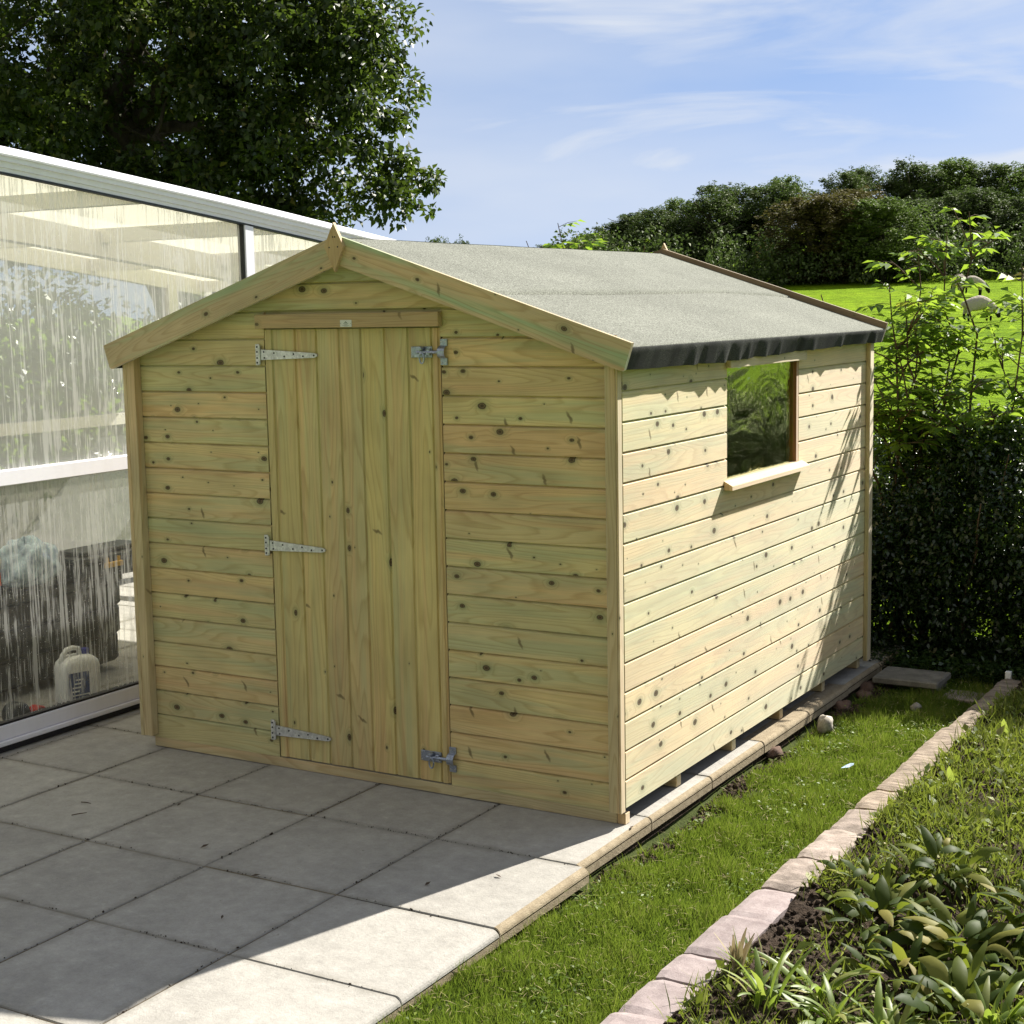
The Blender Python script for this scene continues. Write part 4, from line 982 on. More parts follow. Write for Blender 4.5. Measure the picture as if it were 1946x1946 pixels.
# ------------------------------------------------------------------ FOLIAGE helpers
def unit(v): return v/(np.linalg.norm(v, axis=-1, keepdims=True)+1e-9)
def diamonds(pos, d, nrm, Ln, Wd, fold=0.25, belly=0.42):
    """one folded four-cornered leaf per row"""
    d = unit(d); s = unit(np.cross(d, nrm)); n = unit(np.cross(s, d))
    Ln = Ln[:, None]; Wd = Wd[:, None]
    a = pos; t = pos + d*Ln - n*Ln*0.12; m = pos + d*Ln*belly
    l = m + s*Wd/2 + n*Wd*fold; r = m - s*Wd/2 + n*Wd*fold
    V = np.stack([a, l, t, r], 1).reshape(-1, 3); F = np.arange(len(pos)*4).reshape(-1, 4)
    return V, F
def clump_leaves(rs, centers, radii, per, size, asp=0.55, outward=0.7, flat=0.75):
    n = len(centers)*per
    c = np.repeat(centers, per, 0); r = np.repeat(radii, per)[:, None]
    q = unit(rs.normal(size=(n, 3))); rad = rs.uniform(0.25, 1.0, (n, 1))**0.55
    off = q*rad*r; off[:, 2] *= flat
    pos = c + off
    d = unit(q*outward + rs.normal(size=(n, 3))*0.7 + np.array([0, 0, -0.35]))
    nrm = unit(rs.normal(size=(n, 3))*0.6 + np.array([0, 0, 1.0]))
    L_ = size*rs.uniform(0.65, 1.25, n)
    return (*diamonds(pos, d, nrm, L_, L_*asp), np.stack([np.clip(rs.beta(2, 2.6, n) + np.repeat(rs.normal(0, .10, len(centers)), per), 0, 1), rs.uniform(0, 1, n)], 1))
def in_lobes(rs, lobes, n, surf=0.75):
    out = []
    wts = np.array([l[1]**2.2 for l in lobes]); wts /= wts.sum()
    for (c, r, *sq), k in zip(lobes, rs.multinomial(n, wts)):
        q = unit(rs.normal(size=(k, 3))); rad = (rs.uniform(0, 1, (k, 1)))**(1/3) * (1-surf) + surf*rs.uniform(.72, 1.0, (k, 1))
        p = q*rad*r; p[:, 2] *= (sq[0] if sq else 0.85); out.append(np.array(c) + p)
    return np.concatenate(out)
def limb(mb, p0, p1, r0, r1, rnd, n=7, wob=.12, sides=8):
    p0 = np.array(p0, float); p1 = np.array(p1, float); L_ = np.linalg.norm(p1-p0)
    pts = []; rads = []
    for i in range(n+1):
        t = i/n; o = np.array([rnd.uniform(-1, 1), rnd.uniform(-1, 1), rnd.uniform(-1, 1)])*wob*L_*math.sin(math.pi*t)*.35
        pts.append(p0 + (p1-p0)*t + o + np.array([0, 0, .10*L_*math.sin(math.pi*t)*.5])); rads.append(r0 + (r1-r0)*t)
    mb.tube(pts, rads, sides); return pts
def atp(u, v, z):
    d = FW + RR*(u-973)/2940.78 - UU*(v-973)/2940.78
    return S + d*z

# ---- the big oak behind the enclosure
rs = np.random.RandomState(21); rnd = random.Random(21)
oak = empty('oak_tree', (-9.2, 8.6, -.15), 'big dark oak tree with drooping branches behind the glazed enclosure', 'tree')
D0 = 17.0
lobes = [(atp(150, -180, D0+1.0), 3.0, .95), (atp(-180, 120, D0+1.5), 2.4, .9), (atp(430, -60, D0), 1.65, 1.0), (atp(270, 200, D0+.3), 1.7, .8), (atp(30, 330, D0), 1.35, .7),
         (atp(560, 110, D0-.2), 1.10, .95), (atp(655, 170, D0), .72, 1.1), (atp(610, 290, D0-.4), .95, .75), (atp(715, 270, D0-.2), .50, 1.0), (atp(440, 350, D0-.2), 1.0, .6), (atp(785, 335, D0-.3), .26, 1.3),
         (atp(655, 40, D0), .60, 1.0), (atp(290, 390, D0-.3), .9, .5), (atp(735, 380, D0-.4), .26, .9), (atp(540, 415, D0-.4), .50, .4), (atp(790, 400, D0-.4), .16, .8)]
cc_ = in_lobes(rs, lobes, 640); rr_ = rs.uniform(.16, .44, len(cc_))
V, F, rd = clump_leaves(rs, cc_, rr_, 185, .085, .6)
# loose sprigs on the outline
ce = in_lobes(rs, [(c, r*1.10, s) for c, r, s in lobes[2:]], 460, .96); V2, F2, rd2 = clump_leaves(rs, ce, rs.uniform(.10, .2, len(ce)), 26, .095, .62)
np_mesh('crown', np.concatenate([V, V2]), np.concatenate([F, F2+len(V)]), m_oak, np.concatenate([rd, rd2]), oak)
mb = MB(); base = np.array([-9.2, 8.6, -.2]); fork = atp(230, 260, D0+1.2)
limb(mb, base, fork, .34, .24, rnd, 8, .05, 12)
for (u, v, dz, r) in ((480, 60, 0, .13), (620, -60, 0, .10), (120, -200, 1, .16), (330, -260, .6, .15), (-120, 80, 1.2, .13), (600, 240, -.2, .09), (400, 330, -.2, .07)):
    tip = atp(u, v, D0+dz); pts = limb(mb, fork, tip, r, .03, rnd, 7, .16)
    for _ in range(7):
        q = pts[rnd.randint(2, 6)]; e = q + np.array([rnd.uniform(-1, 1), rnd.uniform(-1, 1), rnd.uniform(-.5, .9)])*rnd.uniform(.6, 1.3)
        limb(mb, q, e, .03, .006, rnd, 4, .2, 5)
mb.build('trunk', m_bark, oak)

# ---- the wood behind the field
def wood_tree(kind, rs, rnd):
    """unit tree about 6 m tall standing at the origin"""
    col_ = [m_far1, m_far2, m_far3, m_far1][kind]
    lob = []
    H = 6.0
    nlob = 20
    for k in range(nlob):
        a = rnd.uniform(0, 6.28); h = rnd.uniform(.08, .84)*H; rr0 = (1.2 if kind != 3 else 0.8)*math.sin(math.pi*min(1, max(.15, h/H)))**.6
        lob.append((np.array([math.cos(a)*rr0*.75, math.sin(a)*rr0*.75, h]), rnd.uniform(.5, .85), rnd.uniform(1.1, 1.7)))
    lob.append((np.array([rnd.uniform(-.3, .3), 0, H*.86]), .8, 1.0))
    c = in_lobes(rs, lob, 270, .8); V, F, rd = clump_leaves(rs, c, rs.uniform(.10, .34, len(c)), 85, .105, .7, flat=1.15)
    c2_ = in_lobes(rs, [(a_, r_*1.22, q_*1.12) for a_, r_, q_ in lob], 170, .97); Vb, Fb, rb_ = clump_leaves(rs, c2_, rs.uniform(.05, .15, len(c2_)), 18, .10, .6, flat=1.6)
    F = np.concatenate([F, Fb+len(V)]); V = np.concatenate([V, Vb]); rd = np.concatenate([rd, rb_])
    mb = MB(); limb(mb, (0, 0, -1.2), (rnd.uniform(-.3, .3), 0, H*.72), .14, .05, rnd, 7, .05, 7)
    for _ in range(9):
        z = rnd.uniform(.25, .6)*H; a = rnd.uniform(0, 6.28); limb(mb, (0, 0, z), (1.2*math.cos(a), 1.2*math.sin(a), z+rnd.uniform(.9, 1.8)), .05, .015, rnd, 4, .1, 5)
    return (V, F, rd, col_, mb)
protos = {}
TREES = [  # u, v of the top (photo pixels), distance, kind, width factor, label
 (1062, 462, 78, 0, .9, 'low bushy tree at the far left end of the wood, just over the ridge'),
 (1112, 450, 80, 2, .9, 'pale green rounded tree second from the left end of the wood'),
 (1160, 420, 84, 0, .9, 'feathery tree above the far end of the ridge, left part of the wood'),
 (1207, 398, 84, 3, 1.0, 'slim pointed green tree left of the rear roof finial'),
 (1256, 393, 80, 0, 1.0, 'dark green tree directly behind the rear roof finial'),
 (1300, 372, 82, 2, .9, 'open leafy tree just right of the rear roof finial'),
 (1348, 350, 80, 3, 1.2, 'tall narrow tree with bare stems at the left of the dark wood'),
 (1405, 350, 84, 0, 1.2, 'broad green tree between the slim trees and the brown one'),
 (1462, 345, 82, 0, 1.2, 'full dark green tree left of the russet brown tree'),
 (1500, 331, 92, 2, 1.0, 'small round treetop poking above the skyline of the wood'),
 (1545, 366, 76, 1, 1.4, 'russet brown broad tree in the middle of the wood'),
 (1612, 358, 78, 1, 1.2, 'brownish olive tree right beside the russet one'),
 (1592, 322, 94, 0, 1.1, 'rounded dark crown on the skyline behind the brown trees'),
 (1648, 316, 96, 0, 1.0, 'bare-twigged green crown on the skyline above the light green tree'),
 (1682, 374, 75, 2, 1.25, 'light yellow-green round tree in front of the darker wood'),
 (1733, 300, 96, 3, 1.2, 'highest slender crown on the skyline above the elder'),
 (1752, 372, 80, 0, 1.2, 'dark tree in the shade right of the light green tree'),
 (1800, 296, 98, 2, 1.2, 'tallest pale crown on the skyline at the right of the wood'),
 (1826, 355, 82, 0, 1.3, 'dense dark tree above the grazing sheep'),
 (1872, 310, 97, 0, 1.2, 'broad skyline crown second from the right edge'),
 (1895, 362, 82, 3, 1.3, 'dark slim-stemmed tree near the right edge of the wood'),
 (1938, 303, 96, 2, 1.2, 'skyline crown cut by the right edge of the photo'),
 (1958, 358, 80, 0, 1.3, 'dark tree cut by the right edge, at the corner of the field'),
 (838, 452, 90, 0, .6, 'tiny distant treetop over the shed ridge, left one of the pair'),
 (882, 455, 92, 3, .5, 'tiny distant treetop over the shed ridge, right one of the pair')]
for i, (u, v, dpt, kind, wf, lab) in enumerate(TREES):
    top = atp(u, v, dpt); gz_ = float(terrain(np.array(top[0]), np.array(top[1]))); H = top[2]-gz_
    key = (kind, i % 2)
    loc = (top[0], top[1], gz_); sc_ = H/6.1
    if key not in protos:
        V, F, rd, cm, mb = wood_tree(kind, np.random.RandomState(40+i), random.Random(40+i))
        e = empty('woodland_tree', (0, 0, 0)); cr_ = np_mesh('crown', V, F, cm, rd, e); tr_ = mb.build('trunk', m_bark, e); protos[key] = (e, cr_, tr_)
        root = e
    else:
        e, cr_, tr_ = protos[key]
        root = e.copy(); COL.objects.link(root)
        for c0 in (cr_, tr_): c1 = c0.copy(); COL.objects.link(c1); c1.parent = root
    root.location = loc; wx = max(sc_, .8)*wf*1.55; root.scale = (wx, wx, sc_); root.rotation_euler = (0, 0, i*1.9)
    tag(root, lab, 'tree', 'trees of the wood behind the field')
# dark undergrowth along the edge of the wood
rs = np.random.RandomState(77)
cs = []
for u in np.linspace(1030, 2060, 150):
    for k in range(2):
        p = atp(u + rs.uniform(-6, 6), 500, rs.uniform(74, 80)); p[2] = float(terrain(p[0], p[1])) + rs.uniform(.1, 1.5 if k else 2.4); cs.append(p)
V, F, rd = clump_leaves(rs, np.array(cs), rs.uniform(.5, .95, len(cs)), 90, .20, .7, flat=.9)
o = np_mesh('undergrowth', V, F, m_far1, rd); tag(o, 'dark bramble undergrowth along the foot of the wood', 'undergrowth', kind='stuff')

# ---- elder bushes: arching stems with pinnate leaves
def elder(name, base, tips, per, rs, rnd, label, leaf=.10, origin=None):
    root = empty(name, base, label, 'shrub', 'leafy bushes behind the shed')
    mb = MB(); P = []; Dd = []; Nn = []; Ls = []; R1 = []
    for tip in tips:
        b0 = np.array(base) + np.array([rnd.uniform(-.15, .15), rnd.uniform(-.12, .12), 0]); tip = np.array(tip)
        pts = limb(mb, b0, tip, .013, .003, rnd, 9, .10, 6)
        k = per
        stems = [(pts, 1.0)]
        for _ in range(5):
            q = pts[rnd.randint(5, 8)]; e = q + np.array([rnd.uniform(-1, 1), rnd.uniform(-1, 1), rnd.uniform(.1, .9)])*rnd.uniform(.16, .34)
            stems.append((limb(mb, q, e, .006, .002, rnd, 3, .15, 5), .45))
        for pp, f in stems:
            for _ in range(max(3, int(k*f))):
                t = rnd.uniform(.30 if f == 1 else .1, 1.0)**.6*(len(pp)-1); i = min(int(t), len(pp)-2); q = pp[i] + (pp[i+1]-pp[i])*(t-i)
                a = rnd.uniform(0, 6.28); ax_ = np.array([math.cos(a), math.sin(a), rnd.uniform(.0, .7)]); ax_ /= np.linalg.norm(ax_)
                up = np.array([0, 0, 1.0]); sd = np.cross(ax_, up); sd /= np.linalg.norm(sd); nn = np.cross(sd, ax_)
                ln_ = rnd.uniform(.10, .19); r1 = min(1, max(0, rnd.gauss(.5, .2))); sz = leaf*rnd.uniform(.7, 1.15)
                mb.tube([q, q+ax_*ln_*.5, q+ax_*ln_-up*.02], [.0022, .0016, .001], 4, cap=False)
                for s_, w in ((.35, 1), (.35, -1), (.68, 1), (.68, -1), (1.0, 0)):
                    P.append(q + ax_*ln_*s_ - up*.02*s_); dd = ax_*(.55 if w else 1) + sd*w*.85 - up*(.22+rnd.uniform(0, .3)); Dd.append(dd); Nn.append(nn + np.array([rnd.uniform(-.4, .4), rnd.uniform(-.4, .4), 0])); Ls.append(sz*rnd.uniform(.8, 1.1)); R1.append((r1, rnd.random()))
    P = np.array(P); Ls = np.array(Ls)
    V, F = diamonds(P, np.array(Dd), np.array(Nn), Ls, Ls*.44, .16, .45)
    np_mesh('leaves', V, F, m_elder, np.array(R1), root); mb.build('stems', m_twig, root)
rs = np.random.RandomState(5); rnd = random.Random(6)
T = lambda *L_: [atp(u, v, z) for u, v, z in L_]
elder('elder_bush', (0.18, 3.92, -.15), T((1842, 402, 9.0), (1720, 560, 8.9), (1580, 590, 8.9), (1740, 620, 9.0), (1800, 440, 9.1), (1745, 480, 9.2), (1690, 540, 9.0), (1560, 560, 8.8), (1620, 600, 8.9), (1780, 560, 9.3), (1700, 640, 8.9), (1650, 700, 8.9), (1770, 690, 9.0)), 11, rs, rnd,
      'tall bright green elder with leafy stems rising over the back corner of the shed')
elder('elder_bush', (0.62, 4.0, -.1), T((1942, 500, 9.1), (1990, 560, 9.2), (1905, 640, 9.1), (1960, 690, 9.0), (1880, 760, 8.8), (1925, 800, 8.9), (1830, 800, 8.9)), 7, rs, rnd,
      'elder leaning in from the right edge in front of the field')
elder('elder_bush', (-2.3, 4.5, -.15), T((1060, 424, 11.0), (1100, 470, 10.6), (1120, 462, 10.8), (1000, 458, 11.3), (1225, 468, 10.4)), 9, rs, rnd,
      'elder behind the shed with only its top sprigs showing above the ridge')

# ---- the dark privet hedge
rs = np.random.RandomState(9)
hedge = empty('privet_hedge', (.5, 4.1, -.15), 'dark glossy hedge with deep shade inside, beyond the back of the shed', 'hedge')
n_c = 1150
cx_ = rs.uniform(-1.3, 1.9, n_c); cy_ = 3.42 + 2.0*rs.uniform(0, 1, n_c)**1.5
topz = 1.26 + .14*(cx_) + .10*np.sin(cx_*5) + .06*np.sin(cx_*13+1) - .35*np.clip((3.85-cy_)/.4, 0, 1)**2
cz_ = rs.uniform(0, 1, n_c)**.75*(topz) - .08
V, F, rd = clump_leaves(rs, np.stack([cx_, cy_, cz_], 1), rs.uniform(.08, .18, n_c), 150, .034, .55, flat=1.0)
np_mesh('foliage', V, F, m_privet, rd, hedge)
mb = MB()
for _ in range(46):
    x, y = rs.uniform(-1.1, 1.7), rs.uniform(3.6, 4.4); limb(mb, (x, y, -.15), (x+rs.uniform(-.35, .35), y+rs.uniform(-.45, .2), rs.uniform(.6, 1.35)), .012, .003, rnd, 6, .12, 5)
mb.build('stems', m_twig, hedge)
b = MB(); b.box((-6.75, -3.2, -.1), (-6.55, 6.0, .78), (.4, .4), along=1, bev=.01); b.box((-6.79, -3.2, .781), (-6.51, 6.0, .83), (.7, .4), along=1, bev=.008)
o = b.build('boundary_masonry', m_step, origin=(-6.65, 1.4, -.1)); tag(o, 'low dark grey wall behind the enclosure, glimpsed through the streaked panes', 'wall')
# ---- shrubs behind the enclosure, seen through both glazed sides
rs = np.random.RandomState(15)
lh = empty('laurel_hedge', (-7.6, 2.0, -.15), 'blurred green hedge seen through the streaked panes of the enclosure', 'hedge')
n_c = 420; cx_ = rs.uniform(-8.2, -6.7, n_c); cy_ = rs.uniform(-3.0, 7.5, n_c); cz_ = rs.uniform(0, 1, n_c)**.8*(2.15+.25*np.sin(cy_*2.1)) - .1
V, F, rd = clump_leaves(rs, np.stack([cx_, cy_, cz_], 1), rs.uniform(.2, .42, n_c), 90, .085, .5, flat=1.0)
np_mesh('foliage', V, F, m_privet, rd, lh)
mb = MB()
for _ in range(14):
    y = rs.uniform(-2.5, 7); limb(mb, (-7.5, y, -.15), (-7.5+rs.uniform(-.3, .3), y+rs.uniform(-.3, .3), 1.8), .04, .01, rnd, 6, .1, 6)
mb.build('stems', m_bark, lh)
# ---- kerb stones between lawn and bed
def kstone(y0, y1, x0, x1, mat, lab, z=.0, rough=.004, seed=1, tilt=0.0, skew=0.0):
    r = np.random.RandomState(seed); nx, ny, nz = 7, max(6, int((y1-y0)/.03)), 4
    rootz = -.13
    V = []; 
    import itertools
    def P(i, j, k):
        a, b_, c = i/(nx-1), j/(ny-1), k/(nz-1)
        x = x0 + (x1-x0)*a; y = y0 + (y1-y0)*b_ + skew*(a-.5); zz = rootz + (z-rootz)*c
        rnd_e = .010
        ex = min(a, 1-a)*(x1-x0); ey = min(b_, 1-b_)*(y1-y0)
        if c == 1: zz -= max(0, rnd_e-ex)*.7 + max(0, rnd_e-ey)*.7
        f1 = math.sin(y*8+seed)+.7*math.sin(y*21+seed*2)+.4*math.sin(y*47+3*seed)
        if i in (0, nx-1): x += rough*f1*(1 if i else 1)*.8
        if c == 1: zz += rough*.7*(math.sin(x*61+y*33+seed)+math.sin(x*25-y*71)) + tilt*(b_-.5)
        if j in (0, ny-1): y += rough*.6*math.sin(x*60+seed)
        return (x, y, zz)
    mb = MB(); rid = (r.uniform(), r.uniform())
    for fx, rng1, rng2 in (('k', nx, ny),):
        for i in range(nx-1):
            for j in range(ny-1):
                mb.poly([P(i, j, nz-1), P(i+1, j, nz-1), P(i+1, j+1, nz-1), P(i, j+1, nz-1)], None, rid)
    for j in range(ny-1):
        for k in range(nz-1):
            mb.poly([P(0, j, k), P(0, j, k+1), P(0, j+1, k+1), P(0, j+1, k)], None, rid); mb.poly([P(nx-1, j, k), P(nx-1, j+1, k), P(nx-1, j+1, k+1), P(nx-1, j, k+1)], None, rid)
    for i in range(nx-1):
        for k in range(nz-1):
            mb.poly([P(i, 0, k), P(i+1, 0, k), P(i+1, 0, k+1), P(i, 0, k+1)], None, rid); mb.poly([P(i, ny-1, k), P(i, ny-1, k+1), P(i+1, ny-1, k+1), P(i+1, ny-1, k)], None, rid)
    o = mb.build('kerb_stone', mat, weld=True, origin=((x0+x1)/2, (y0+y1)/2, rootz), smooth=False)
    tag(o, lab, 'kerb stone', 'kerb stones between lawn and bed')
KS = [(-2.05, -1.80, .672, .845, m_kerbp, 'pink-grey kerb block, second below the frame edge'),
      (-1.79, -1.425, .668, .848, m_kerbp, 'pink-grey kerb block cut by the bottom edge of the photo'),
      (-1.415, -1.175, .668, .846, m_kerbp, 'pale pink-grey kerb block nearest the bottom with a weed at its corner'),
      (-1.167, -.970, .668, .842, m_kerbp, 'short pink-grey kerb block beside the dry seed-head weed'),
      (-.960, -.628, .672, .836, m_kerbp, 'long smooth pink kerb block beside the bare soil'),
      (-.618, -.335, .674, .826, m_kerbp, 'smooth pink-grey kerb block just below the darker one'),
      (-.328, -.02, .680, .832, m_kerbd, 'darker grey kerb block half buried in soil and weeds'),
      (-.01, .34, .690, .838, m_kerbd, 'soil-covered brown kerb piece in the middle of the row'),
      (.35, .63, .690, .838, m_kerbd, 'flaking buff kerb piece above the soil-covered one'),
      (.64, .90, .694, .842, m_kerbw, 'short cracked weathered kerb piece before the long ones'),
      (.91, 1.95, .700, .846, m_kerbw, 'long weathered bark-like kerb piece in the middle distance'),
      (1.96, 3.07, .716, .850, m_kerbw, 'farthest long weathered kerb piece ending under the hedge')]
for i, (y0, y1, x0, x1, mt, lab) in enumerate(KS): kstone(y0, y1, x0, x1, mt, lab, z=.004*math.sin(i*2.1), rough=.0010 if mt is m_kerbp else .0028, seed=i+1, tilt=.006*math.sin(i*3.3), skew=.012*math.sin(i*1.7))
b = MB(); b.box((.724, 3.078, -.1), (.755, 3.105, .025), (.2, .2), bev=.003); o = b.build('marker_peg', m_white, origin=(.74, 3.09, -.1)); tag(o, 'small white peg at the far end of the kerb', 'peg')

# step slab and rubble
def rock(name, c, r, mat, lab, cat, seed, group=None, flat=.6):
    rs = np.random.RandomState(seed); nu, nv = 14, 9; V = []
    ph = rs.uniform(0, 6, 6)
    for i in range(nv):
        th = math.pi*i/(nv-1)
        for j in range(nu):
            a = 2*math.pi*j/nu; k = 1 + .16*math.sin(2*a+ph[0]+th) + .12*math.sin(3*a+ph[1]-2*th) + .1*math.sin(5*th+ph[2]) + .05*math.sin(7*a+ph[3])
            if i in (0, nv-1): k = 1
            V.append((c[0]+r[0]*math.sin(th)*math.cos(a)*k, c[1]+r[1]*math.sin(th)*math.sin(a)*k, c[2]+r[2]*math.cos(th)*k))
    idx = np.arange(nu*nv).reshape(nv, nu); F = np.stack([idx[:-1], idx[1:], np.roll(idx, -1, 1)[1:], np.roll(idx, -1, 1)[:-1]], -1).reshape(-1, 4)
    o = np_mesh(name, V, F, mat, np.full((len(F), 2), .5), origin=c); tag(o, lab, cat, group); return o
m_stone2 = stone('pale_stone', (0.12, 0.10, 0.08), (0.62, 0.58, 0.50))
rock('stone', (.156, 1.858, -.035), (.042, .055, .042), m_stone2, 'white and dark lump of stone lying on the lawn beside the shed', 'stone', 2)
rock('stone', (.43, 2.44, -.055), (.03, .035, .022), m_stone2, 'small pale stone on the lawn near the hedge end', 'stone', 3)
for i, (x, y, r_) in enumerate(((.065, 1.42, .035), (.07, 2.36, .045), (.10, 2.62, .04), (.075, 2.78, .05))):
    rock('rubble_stone', (x, y, -.075), (r_, r_*1.4, r_*.7), m_rubble, ['reddish rubble stone under the paving edge below the window', 'reddish rubble stone under the paving edge near the third bearer', 'flat red-brown rubble stone at the shaded end of the lawn', 'rubble stone nearest the rear corner of the shed'][i], 'stone', 20+i, 'rubble under the paving edge')
m_blue2 = simple('pale_blue_scrap', (0.45, 0.60, 0.80), 0.4)
b = MB(); b.poly([(.44, 1.235, -.045), (.475, 1.25, -.040), (.468, 1.285, -.032), (.45, 1.275, -.04)]); b.poly([(.468, 1.285, -.032), (.475, 1.25, -.040), (.49, 1.262, -.03), (.485, 1.28, -.028)])
o = b.build('plastic_scrap', m_blue2, origin=(.46, 1.26, -.05)); tag(o, 'small pale blue scrap of plastic in the grass', 'litter')
b = MB(); b.box((.10, 2.76, -.035), (.45, 3.04, .0), (.3, .3), bev=.006); b.box((.12, 3.0, -.14), (.43, 3.03, -.036), (.3, .3)); b.box((.41, 2.80, -.14), (.435, 3.0, -.036), (.3, .3))
o = b.build('stepping_stone', m_step, origin=(.27, 2.9, -.1)); tag(o, 'dark old slab bridging the far end of the lawn by the hedge', 'slab')
b = MB(); b.box((.47, 2.74, -.10), (.68, 2.93, -.065), (.3, .3), bev=.006); o = b.build('stepping_stone', m_kerbd, origin=(.57, 2.8, -.1)); tag(o, 'low dirty slab against the far end of the kerb', 'slab')

# ---- lawn grass
rs = np.random.RandomState(31)
n = 150000
gx = rs.uniform(.075, .70, n); gyy = -2.6 + 6.0*rs.uniform(0, 1, n)**1.12
pat = np.sin(gx*19+gyy*7)+np.sin(gx*9-gyy*13+2)+np.sin(gyy*29+gx*23)*.7
edge_ = gx < (.095 + .03*np.sin(gyy*9)+.02*np.sin(gyy*23))
bare = np.zeros(n, bool)
for (bx, by, br) in ((.13, .47, .07), (.14, .78, .085), (.10, .05, .06), (.12, -.12, .06), (.10, 1.30, .05), (.11, 2.30, .09), (.12, 2.7, .13)):
    bare |= ((gx-bx)**2 + ((gyy-by)*.75)**2) < (br*(1+.3*np.sin(gyy*40)))**2
keep = ~(bare & (rs.uniform(0, 1, n) < .93)) & ~(edge_ & (gyy > -.9) & (rs.uniform(0, 1, n) < .8))
gx, gyy, pat = gx[keep], gyy[keep], pat[keep]; n = len(gx)
a = rs.uniform(0, 6.28, n); lean = rs.uniform(.12, .85, n)
d = np.stack([np.cos(a)*lean, np.sin(a)*lean, np.ones(n)], 1)
nr = np.stack([np.cos(a+1.2), np.sin(a+1.2), rs.uniform(-.2, .4, n)], 1)
ln_ = rs.gamma(6, .0050, n)*(1+.20*pat); gz_ = lawn_z(gx, gyy)
V, F = diamonds(np.stack([gx, gyy, gz_-.002], 1), d, nr, np.clip(ln_, .012, .085), rs.uniform(.0022, .0045, n), .2, .35)
rd = np.stack([np.clip(rs.beta(2.2, 2.4, n) + .07*pat, 0, 1), rs.uniform(0, 1, n)], 1)
o = np_mesh('grass', V, F, m_grass, rd); tag(o, 'mown lawn grass between the shed paving and the kerb', 'grass', kind='stuff')

# clover, plantain and dead straw mixed through the lawn
n = 5200
cx_ = rs.uniform(.10, .69, n); cy_ = rs.uniform(-2.4, 3.2, n); kk = (np.sin(cx_*13+cy_*3)+np.sin(cy_*5.5-cx_*7) > .35); cx_, cy_ = cx_[kk], cy_[kk]; n = len(cx_)
a = rs.uniform(0, 6.28, n)
V, F = diamonds(np.stack([cx_, cy_, lawn_z(cx_, cy_)+rs.uniform(.012, .03, n)], 1), np.stack([np.cos(a), np.sin(a), rs.uniform(.0, .6, n)], 1), np.stack([rs.normal(0, .3, n), rs.normal(0, .3, n), np.ones(n)], 1), rs.uniform(.010, .024, n), rs.uniform(.007, .013, n), .1, .6)
n2_ = 2600; sx_ = rs.uniform(.08, .70, n2_); sy_ = rs.uniform(-2.4, 3.3, n2_); a = rs.uniform(0, 6.28, n2_)
V2, F2 = diamonds(np.stack([sx_, sy_, lawn_z(sx_, sy_)+rs.uniform(.008, .035, n2_)], 1), np.stack([np.cos(a), np.sin(a), rs.uniform(-.2, .5, n2_)], 1), np.tile([[0, 0, 1.0]], (n2_, 1)), rs.uniform(.02, .06, n2_), rs.uniform(.0015, .003, n2_), .1, .5)
rd = np.concatenate([np.stack([rs.uniform(.2, .7, n), rs.uniform(0, 1, n)], 1), np.stack([rs.uniform(.93, 1, n2_), rs.uniform(.5, 1, n2_)], 1)])
o = np_mesh('lawn_weeds', np.concatenate([V, V2]), np.concatenate([F, F2+len(V)]), m_grass, rd); tag(o, 'clover and dead straw mixed through the lawn', 'lawn weeds', kind='stuff')

# ---- curved broad leaves
def curved(leaves, mat, name, parent=None, nt=7, rnds=None, ripple=0.0):
    """leaves: list of (base, azimuth, elevation, length, width, droop, twist)"""
    Vs = []; Fs = []; Rd = []; k = 0
    for q, (b0, az, el, Ln, Wd, dr, tw) in enumerate(leaves):
        p = np.array(b0, float); e = el; pts = []
        for i in range(nt):
            t = i/(nt-1); hd = np.array([math.cos(az), math.sin(az), 0]); dr_ = hd*math.cos(e) + np.array([0, 0, math.sin(e)])
            sd = np.array([-math.sin(az), math.cos(az), 0]); nn = np.cross(dr_, sd)*-1
            sd2 = sd*math.cos(tw) + nn*math.sin(tw)
            w = Wd*.5*(max(0.0, math.sin(math.pi*min(1, t**.85)))**.75) + .002
            rp = ripple*math.sin(t*17+q)*w
            pts.append((p - sd2*w + nn*(w*.35+rp), p + nn*0.0, p + sd2*w + nn*(w*.35-rp)))
            p = p + dr_*Ln/(nt-1); e -= dr/(nt-1)
        for i, tr3 in enumerate(pts): Vs += list(tr3)
        for i in range(nt-1):
            b_ = k+i*3; Fs += [(b_, b_+1, b_+4, b_+3), (b_+1, b_+2, b_+5, b_+4)]
        r1 = random.random(); r2 = random.random(); Rd += [(r1, r2)]*((nt-1)*2); k += nt*3
    return np_mesh(name, np.array(Vs), np.array(Fs), mat, np.array(Rd), parent, smooth=True)
rnd = random.Random(12)
def bz(x, y): return float(bed_z(np.array(x), np.array(y)))
HOSTAS = [((1.13, -.42), 30, .21, .085, 'broad-leaved plant nearest the soil strip in the middle of the bed'),
          ((1.42, -.50), 34, .25, .105, 'largest broad-leaved plant with upright pale leaves at the lower right'),
          ((1.62, -.28), 26, .22, .09, 'broad-leaved plant at the right edge of the bed'),
          ((1.20, .02), 22, .19, .07, 'yellow-green broad-leaved plant at the back of the clump'),
          ((1.50, -.86), 24, .22, .095, 'grey-green broad-leaved plant in the lower right corner'),
          ((1.30, -.72), 16, .19, .08, 'low dark broad-leaved plant in the shaded hollow'),
          ((1.02, -.22), 14, .15, .055, 'small broad-leaved plant beside the darker kerb block')]
